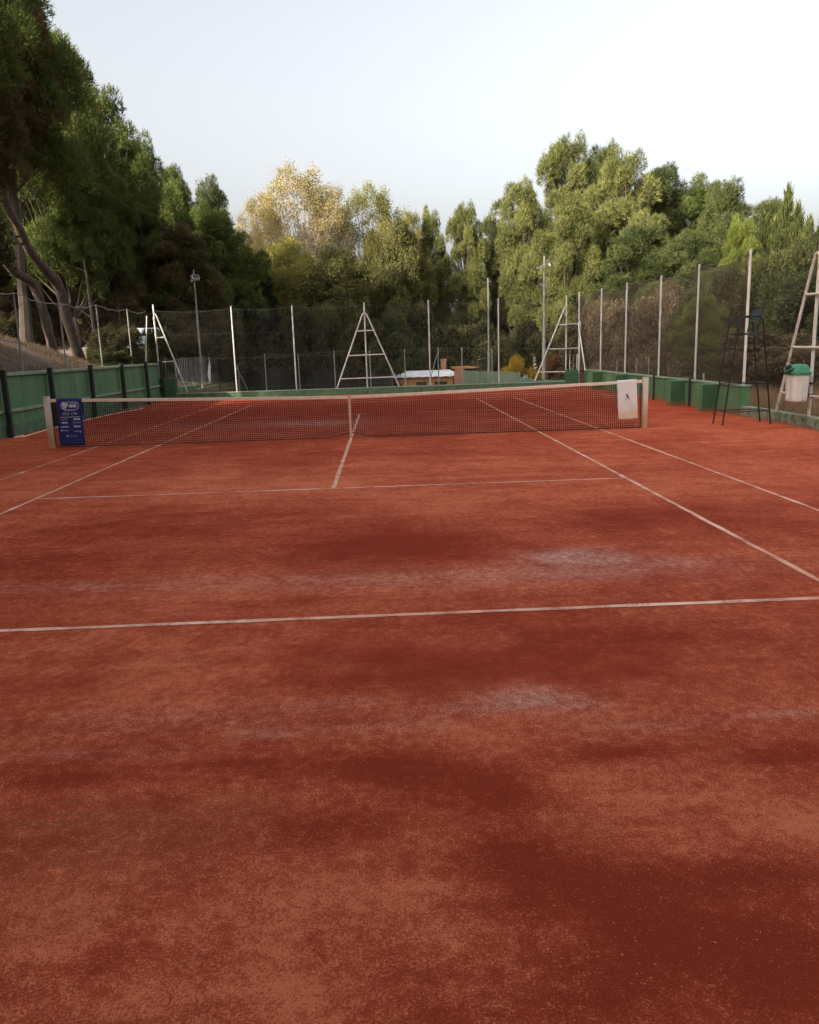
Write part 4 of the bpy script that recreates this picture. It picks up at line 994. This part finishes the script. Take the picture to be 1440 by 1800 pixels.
# mouth of the lid: raised hood rim and dark opening facing the court
def mouth(mb, x, s_, th_=None):
    pts = []
    for k in range(20):
        a = k/20*2*math.pi; pts.append((math.cos(a)*.15*s_, math.sin(a)*.055*s_))
    return pts
mb = MB(); vv = []
for k in range(20):
    a = k/20*2*math.pi; u_ = math.cos(a)*.15; w_ = math.sin(a)*.062; vv.append((BX-.192+w_*.62, BY+.01+u_-.02, 1.235+w_*.95))
vv2 = [(p[0]-.012, p[1], p[2]+.01) for p in vv]
mb.add(vv2, [tuple(range(20))]); sub('opening', mb.mesh('opening'), MAT['hole'], lid)
mb = MB(); mb.tube(vv2+[vv2[0]], .016, 6); mb.add([(p[0]+.10, p[1], p[2]+.0) for p in vv2]+[(p[0]+.005, p[1], p[2]-.0) for p in vv2], [(i, (i+1) % 20, 20+(i+1) % 20, 20+i) for i in range(20)])
sub('opening_rim', mb.mesh('rim'), MAT['bin_lid'], lid)
mb = MB(); mb.bevel_box((BX+.20, BY-.05, .9), (BX+.32, BY+.09, .94), .008); mb.build('bracket', MAT['black_steel'], bi)
mb = MB(); mb.bevel_box((BX+.19, BY-.05, .66), (BX+.32, BY+.09, .70), .008); mb.build('bracket', MAT['black_steel'], bi)

# ------------------------------------------------------------ beyond the court
def pole(px, ptop, pbot, Y, label, arms, r=.06, mat='galv_dull'):
    a = gy(px, ptop, Y); g0 = th(a[0], Y)
    root = empty('floodlight_pole', (a[0], Y, g0), label, 'light pole')
    mb = MB(); mb.tube([(a[0], Y, g0-.2), (a[0], Y, g0+(a[2]-g0)*.45), (a[0], Y, g0+(a[2]-g0)*.46), (a[0], Y, a[2])], [r*1.2, r*1.1, r*.8, r*.45], 10); mb.build('pole', MAT[mat], root)
    return root, a
def lamp_head(root, x, y, z, s_=1, yaw=0.5):
    mb = MB(); mb.bevel_box((-.17*s_, -.08*s_, -.13*s_), (.17*s_, .07*s_, .13*s_), .02)
    R_ = Matrix.Rotation(yaw, 3, 'Z') @ Matrix.Rotation(rad(-35), 3, 'X'); mb.v = [tuple(R_ @ Vector(q)+Vector((x, y, z))) for q in mb.v]
    h = mb.build('floodlight', MAT['galv'], root)
    mb = MB(); mb.box((-.14*s_, -.095*s_, -.10*s_), (.14*s_, -.083*s_, .10*s_)); mb.v = [tuple(R_ @ Vector(q)+Vector((x, y, z))) for q in mb.v]
    sub('glass_pane', mb.mesh('pane'), MAT['glass'], h)
r1, a = pole(340, 474, 680, 26, 'tall floodlight pole with a square lamp behind the left corner of the court', 1, .07)
lamp_head(r1, a[0]+.10, 25.85, a[2]-.42, 1.1, .6); lamp_head(r1, a[0]-.14, 26.1, a[2]-.52, .7, -1.2)
mb = MB(); mb.tube([(a[0]-.2, 26, a[2]-.35), (a[0]+.2, 26, a[2]-.30)], .02, 6); mb.build('cross_arm', MAT['galv'], r1)
r1, a = pole(373, 510, 650, 33, 'second floodlight pole, right of the pale fence cloth', 1, .06)
lamp_head(r1, a[0]+.08, 32.85, a[2]-.4, .8, .6)
r1, a = pole(858, 488, 655, 31, 'slim grey light pole right of the low hut', 1, .075)
mb = MB(); mb.tube([(a[0]-.15, 31, a[2]-.25), (a[0]+.15, 31, a[2]-.2)], .02, 6); mb.build('cross_arm', MAT['galv_dull'], r1)
r1, a = pole(957, 450, 665, 29, 'thick grey floodlight pole with two crossbars left of the right fence corner', 1, .10)
for dz, hw in ((.50, .42), (1.42, .28)):
    mb = MB(); mb.tube([(a[0]-hw, 28.9, a[2]-dz-.10), (a[0]+hw, 29.05, a[2]-dz+.10)], .025, 6); mb.build('cross_arm', MAT['galv_dull'], r1)
lamp_head(r1, a[0]-.33, 28.8, a[2]-.62, .7, -.5); lamp_head(r1, a[0]+.33, 28.8, a[2]-.50, .7, .6)

# hut
hx0, hx1, HY = gy(688, 655, 36)[0], gy(796, 655, 36)[0], 36.0
hg = th(3, 36)-.1; hz1 = gy(740, 662, 36)[2]; hz2 = gy(740, 655, 36)[2]
ht = empty('low_hut', ((hx0+hx1)/2, HY+1.5, hg), 'small ochre hut with a white sheet roof seen over the far wall', 'hut')
mb = MB(); mb.box((hx0, HY, hg), (hx1, HY+3, hz1)); mb.build('wall', MAT['ochre'], ht)
mb = MB(); n = 24; v = []; f = []
for i in range(n+1):
    x = hx0-.12+(hx1-hx0+.2)*i/n; wv = .025*math.sin(i*1.9)
    v += [(x, HY-.22, hz1-.02+wv), (x, HY-.16+.02*math.sin(i), hz2-.06), (x, HY+.2, hz2+.0), (x, HY+3.2, hz2+.05), (x, HY+3.2, hz1), (x, HY+.1, hz1+.01)]
for i in range(n):
    for j in range(6): f.append((i*6+j, (i+1)*6+j, (i+1)*6+(j+1) % 6, i*6+(j+1) % 6))
f += [tuple(range(6)), tuple(n*6+j for j in range(5, -1, -1))]
mb.add(v, f); mb.build('roof', MAT['roof_white'], ht)
for pa, pb in ((732, 750), (764, 786)):
    a = gy(pa, 673, HY)[0]; b2 = gy(pb, 673, HY)[0]; zt = gy(741, 672.5, HY)[2]
    mb = MB(); mb.box((a, HY-.02, zt-.8), (b2, HY-.004, zt)); w_ = mb.build('window', MAT['glass'], ht)
    mb = MB(); mb.box((a-.03, HY-.05, zt+.003), (b2+.03, HY-.003, zt+.05)); mb.box((a-.03, HY-.05, zt-.86), (b2+.03, HY-.003, zt-.803)); sub('frame', mb.mesh('frame'), MAT['bark_dark'], w_)
ch0, ch1 = gy(775, 640, 39.5), gy(784, 640, 39.5)
mb = MB(); mb.box((ch0[0], 39.25, hg), (ch1[0], 39.6, gy(780, 633, 39.5)[2])); mb.box((ch0[0]-.04, 39.21, gy(780, 633, 39.5)[2]), (ch1[0]+.04, 39.64, gy(780, 631, 39.5)[2])); mb.build('chimney', MAT['brick'], ht)
a, b2 = gy(800, 650, 34.5), gy(815, 650, 34.5)
bw = empty('brick_wall', (a[0], 34.5, hg), 'short brown brick wall between the low hut and the green slats', 'wall')
mb = MB(); mb.box((a[0], 34.5, hg), (b2[0], 34.7, gy(808, 648, 34.5)[2])); mb.build('masonry', MAT['brick'], bw)
a, b2 = gy(796, 646, 41), gy(846, 645, 41)
tr = empty('terrace_roof', ((a[0]+b2[0])/2, 41, hg), 'flat brown terrace roof beyond the brick wall', 'roof')
mb = MB(); mb.box((a[0], 41, a[2]-.1), (b2[0], 44, a[2]+.03)); mb.build('roof_slab', MAT['ochre'], tr)
mb = MB(); mb.box((a[0]+.1, 41.2, hg), (a[0]+.25, 41.35, a[2]-.105)); mb.box((b2[0]-.25, 41.2, hg), (b2[0]-.1, 41.35, a[2]-.105)); mb.build('pillar', MAT['ochre'], tr)
mb = MB(); mb.tube([(b2[0]-.2, 41.3, a[2]+.03), (b2[0]-.2, 41.3, a[2]+.5), (b2[0]+.4, 41.3, a[2]+.6)], .03, 6); mb.build('rail', MAT['galv_dull'], tr)

# green slat fence and torn screen
sl = empty('slat_fence', (8, 30, -1.5), 'upright faded green slats right of the low hut', 'fence')
n = 46; mb = None
rgs = random.Random(2)
for i in range(n):
    px = 815+(915-815)*i/n; Y = 31-3*i/n; a = gy(px, 651+3.5*i/n+rgs.uniform(-.8, .8), Y); b2 = gy(px+2.0, 652, Y)
    mb = MB(); mb.box((a[0], Y+rgs.uniform(-.02, .02), -2.2), (b2[0]-rgs.uniform(0, .015), Y+.035, a[2])); mb.build('slat', MAT['slat_green'], sl)
sc = empty('torn_screen', (10, 26, -1), 'low green mesh screen with ragged top left of the right fence corner', 'screen')
n = 60; v = []; f = []
for i in range(n+1):
    px = 912+(995-912)*i/n; Y = 27-4*i/n; a = gy(px, 662+6*min(1, i/25)+1.3*math.sin(i*1.9)+rgs.uniform(-1, 1), Y); v += [(a[0], Y, a[2]), (a[0], Y+.04*math.sin(i), -2.2), (a[0], Y+.06, -2.2), (a[0], Y+.05, a[2])]
for i in range(n):
    for j in range(4): f.append((i*4+j, (i+1)*4+j, (i+1)*4+(j+1) % 4, i*4+(j+1) % 4))
mb = MB(); mb.add(v, f); mb.build('screen_cloth', MAT['screen_teal'], sc)
for px in (922, 926):
    a = gy(px, 659, 26.6); mb = MB(); mb.tube([(a[0], 26.6, -2), (a[0], 26.6, a[2])], .035, 6); mb.build('post', MAT['galv'], sc)
# white gate frame
gt = empty('gate_frame', tuple(gy(1008, 650, 22)), 'narrow white gate frame behind the fence corner', 'gate')
a, b2 = gy(1002, 623, 22), gy(1014.5, 623, 22)
mb = MB(); zz = th(9, 22)
mb.tube([(a[0], 22, zz), (a[0], 22, a[2]), (b2[0], 22, a[2]), (b2[0], 22, zz)], .022, 6); mb.build('frame', MAT['galv'], gt)
mb = MB(); mb.tube([((a[0]+b2[0])/2, 22, zz), ((a[0]+b2[0])/2, 22, a[2])], .014, 6); mb.tube([(a[0], 22, a[2]-.45), (b2[0], 22, a[2]-.45)], .012, 6); mb.build('bars', MAT['galv_dull'], gt)

# lower court fence
lf = empty('lower_court_fence', (0, 29, -1.5), 'thin grey fence round the lower court beyond the far wall', 'fence')
tops = []
for px, pt in [(418, 640), (465, 622), (524, 622), (587, 617), (650, 617), (711, 614), (770, 611), (812, 611), (865, 613)]:
    a = gy(px, pt, 29); tops.append((a[0], 29, a[2])); post(lf, -2.4, a[2], a[0], 29, .03, 'galv_dull')
mb = MB(); mb.tube([(p[0], 29, p[2]-.03) for p in tops], .008, 5); mb.build('top_wire', MAT['wire'], lf)
a, b2 = gy(768, 624, 28.9), gy(759, 650, 28.9); mb = MB(); mb.tube([tuple(a), tuple(b2+np.array([-.3, 0, -1.2]))], .025, 6); mb.build('brace', MAT['galv_dull'], lf)
a, b2 = gy(413, 640, 28.9), gy(436, 686, 28.9); mb = MB(); mb.tube([tuple(a), tuple(b2)], .025, 6); mb.build('brace', MAT['galv_dull'], lf)
sheet('wire_mesh', tops, [(p[0], 29.02, -1.9) for p in tops], MAT['chain_faint'], lf)
ws = empty('dark_windscreen', (-4, 33, -1.5), 'blackish wind screen round the lower court', 'screen')
a, b2 = gy(420, 640, 34), gy(688, 640, 34)
sheet('screen_cloth', [(a[0], 34, .9), (b2[0], 34, .5)], [(a[0], 34.02, -2.3), (b2[0], 34.02, -2.3)], MAT['darkscreen'], ws)
for i in range(5):
    x = a[0]+(b2[0]-a[0])*i/4; post(ws, -2.3, .9-.1*i, x, 34.05, .03, 'galv_dull')

# strip fence on the far left with curb, cloth and chair
ps = empty('strip_fence', (-9.3, 28, .3), 'grey upright strip fence running back behind the left corner', 'fence')
for i in range(44):
    Y = 20.4+15.5*(i/43); z = 1.76+rgs.uniform(-.03, .03)
    mb = MB(); wd = .10 if i % 3 else .05; mb.box((-9.32, Y, -.5), (-9.30, Y+wd, z)); mb.build('strip', MAT['slat_grey'], ps)
sheet('wire_mesh', [(-9.34, 20.3, 1.74), (-9.34, 36.2, 1.70)], [(-9.34, 20.3, -.5), (-9.34, 36.2, -.5)], MAT['chain'], ps)
mb = MB(); mb.bevel_box((-9.29, 17.6, -1.8), (-8.9, 24, .36), .02); mb.bevel_box((-9.29, 24.02, -1.8), (-8.8, 36, .12), .02); mb.build('kerb', MAT['green_wall'], ps)
mb = MB(); v = []; f = []
Yc = 29.4
for j in range(15):
    u = j/14
    for i in range(5):
        s_ = i/4; w_ = .42+.55*max(0, u-.5)*(1-max(0, u-.85)*4); v.append((-9.18+.05*math.sin(s_*5+u*7), Yc+(s_-.5)*w_-.25*math.sin(u*2.4), 1.72-1.42*u))
for j in range(14):
    for i in range(4): f.append((j*5+i, j*5+i+1, (j+1)*5+i+1, (j+1)*5+i))
mb.add(v, f); cl = mb.build('hanging_cloth', MAT['cloth_white'], None, smooth=True); md = cl.modifiers.new('t', 'SOLIDIFY'); md.thickness = .01
tag(cl, 'crumpled white cloth hanging on the grey strip fence', 'cloth')
gc = empty('garden_chair', tuple(gy(394, 690, 25)), 'small black chair on the kerb behind the back wall', 'chair')
c0 = gy(394, 689, 25); cx_, cz_ = c0[0], c0[2]
mb = MB(); mb.bevel_box((cx_-.18, 24.8, cz_+.16), (cx_+.20, 25.2, cz_+.19), .008); mb.build('seat', MAT['black_steel'], gc)
mb = MB(); mb.bevel_box((cx_-.22, 24.8, cz_+.19), (cx_-.19, 25.2, cz_+.42), .008); mb.build('backrest', MAT['black_steel'], gc)
for ax in (-.17, .18):
    for ay in (24.83, 25.17): mb = MB(); mb.tube([(cx_+ax, ay, cz_-.3), (cx_+ax, ay, cz_+.16)], .015, 6); mb.build('leg', MAT['black_steel'], gc)

# right background fence with small tripod
rb = empty('field_fence', (13, 16, .3), 'distant thin wire fence behind the netting, with a small tripod brace', 'fence')
rp = []
for px, pt, Y in [(1085, 632, 24), (1119, 630, 22), (1141, 627, 20), (1205, 626, 17.5), (1240, 628, 16)]:
    a = gy(px, pt, Y); rp.append(a); post(rb, .0, a[2], a[0], Y, .025, 'galv_dull')
a = rp[3]; mb = MB()
for dx in (-.30, .22): mb.tube([tuple(a), (a[0]+dx, a[1]-.1, .3)], .02, 6)
mb.tube([(a[0]-.22, a[1]-.05, .8), (a[0]+.15, a[1]-.05, .82)], .015, 6); mb.build('brace', MAT['galv_dull'], rb)
mb = MB(); mb.tube([tuple(p-np.array([0, 0, .25])) for p in rp], .01, 5); mb.build('wire', MAT['wire'], rb)
a = gy(1237, 660, 6.0); wp = empty('marker_post', (a[0], 6, .3), 'short white marker post just behind the green wall, left of the umpire chair', 'post')
mb = MB(); mb.tube([(a[0]+.0, 6.0, .3), (a[0], 6, gy(1237, 657, 6)[2])], .03, 8); mb.tube([(a[0], 6, gy(1237, 657, 6)[2]), (a[0], 6, gy(1237, 656, 6)[2])], [.04, .04], 8); mb.build('shaft', MAT['galv_old'], wp)

# parked white car on the bank
a = gy(240, 573, 25); cg = a[2]-1.55
cr = empty('parked_car', (a[0], 25, cg), 'white parked car glimpsed between the pines on the bank', 'car')
ax, cz = a[0], cg
mb = MB()
prof = [(-2.0, .35), (-2.05, .75), (-1.9, .95), (-1.35, 1.02), (-.75, 1.42), (.75, 1.46), (1.5, 1.05), (2.0, .9), (2.05, .5), (1.95, .35)]
v = [(ax+x, 24.2, cz+z) for x, z in prof]+[(ax+x, 25.8, cz+z) for x, z in prof]; n = len(prof)
mb.add(v, [tuple(range(n)), tuple(range(2*n-1, n-1, -1))]+[(i, n+i, n+(i+1) % n, (i+1) % n) for i in range(n)]); mb.build('body', MAT['white_paint'], cr)
mb = MB(); mb.add([(ax-1.15, 24.19, cz+1.03), (ax-.68, 24.19, cz+1.36), (ax-.02, 24.19, cz+1.38), (ax-.02, 24.19, cz+1.03)], [(0, 1, 2, 3)]); mb.add([(ax+.05, 24.19, cz+1.03), (ax+.05, 24.19, cz+1.38), (ax+.7, 24.19, cz+1.38), (ax+1.3, 24.19, cz+1.06)], [(0, 1, 2, 3)]); mb.build('window', MAT['glass'], cr)
for x in (-1.25, 1.25):
    for yy in (24.2, 25.8): mb = MB(); mb.tube([(ax+x, yy-.1, cz+.33), (ax+x, yy+.1, cz+.33)], .33, 16); mb.build('wheel', MAT['tyre'], cr)

cr.rotation_euler = (0, 0, rad(78))
# rope along the foot of the left wall, leaf litter
pts = [gz(a_, b_) for a_, b_ in ((6, 767), (22, 770), (40, 769), (60, 763), (85, 754), (120, 745), (160, 737), (200, 728), (235, 722), (252, 718))]
pts = [np.array([max(p[0], -8.44), p[1], .014]) for p in pts]
mb = MB(); mb.tube(pts, .014, 6); tp_ = mb.build('rope', MAT['headband']); tag(tp_, 'pale rope lying along the foot of the tall green wall', 'rope')
def litter(name, px, py, sx_, sy_, n, label, mat):
    rg = np.random.default_rng(8); c = gz(px, py); P = np.stack([c[0]+rg.normal(0, sx_, n), c[1]+rg.normal(0, sy_, n), rg.uniform(.01, .06, n)], 1)
    V, Fc, T = leaves(rg, P, rg.normal(size=(n, 3)), .05, .018, 1, rg.uniform(0, 1, n), True); o = link(name, np_mesh(name, V, Fc, T), mat); tag(o, label, 'leaves', kind='stuff')
LM['litter'] = leaf_mat('pale dry leaves', (.25, .13, .085), (.50, .38, .32))
litter('leaf_litter', 228, 720, .15, .5, 260, 'small heap of pale dry leaves at the foot of the tall green wall', LM['litter'])
litter('leaf_litter', 1068, 697, .25, .25, 200, 'pale dry leaves gathered against the right buttress', LM['litter'])
litter('leaf_litter', 975, 688, .6, .15, 200, 'thin line of dry leaves at the far right corner of the court', LM['litter'])
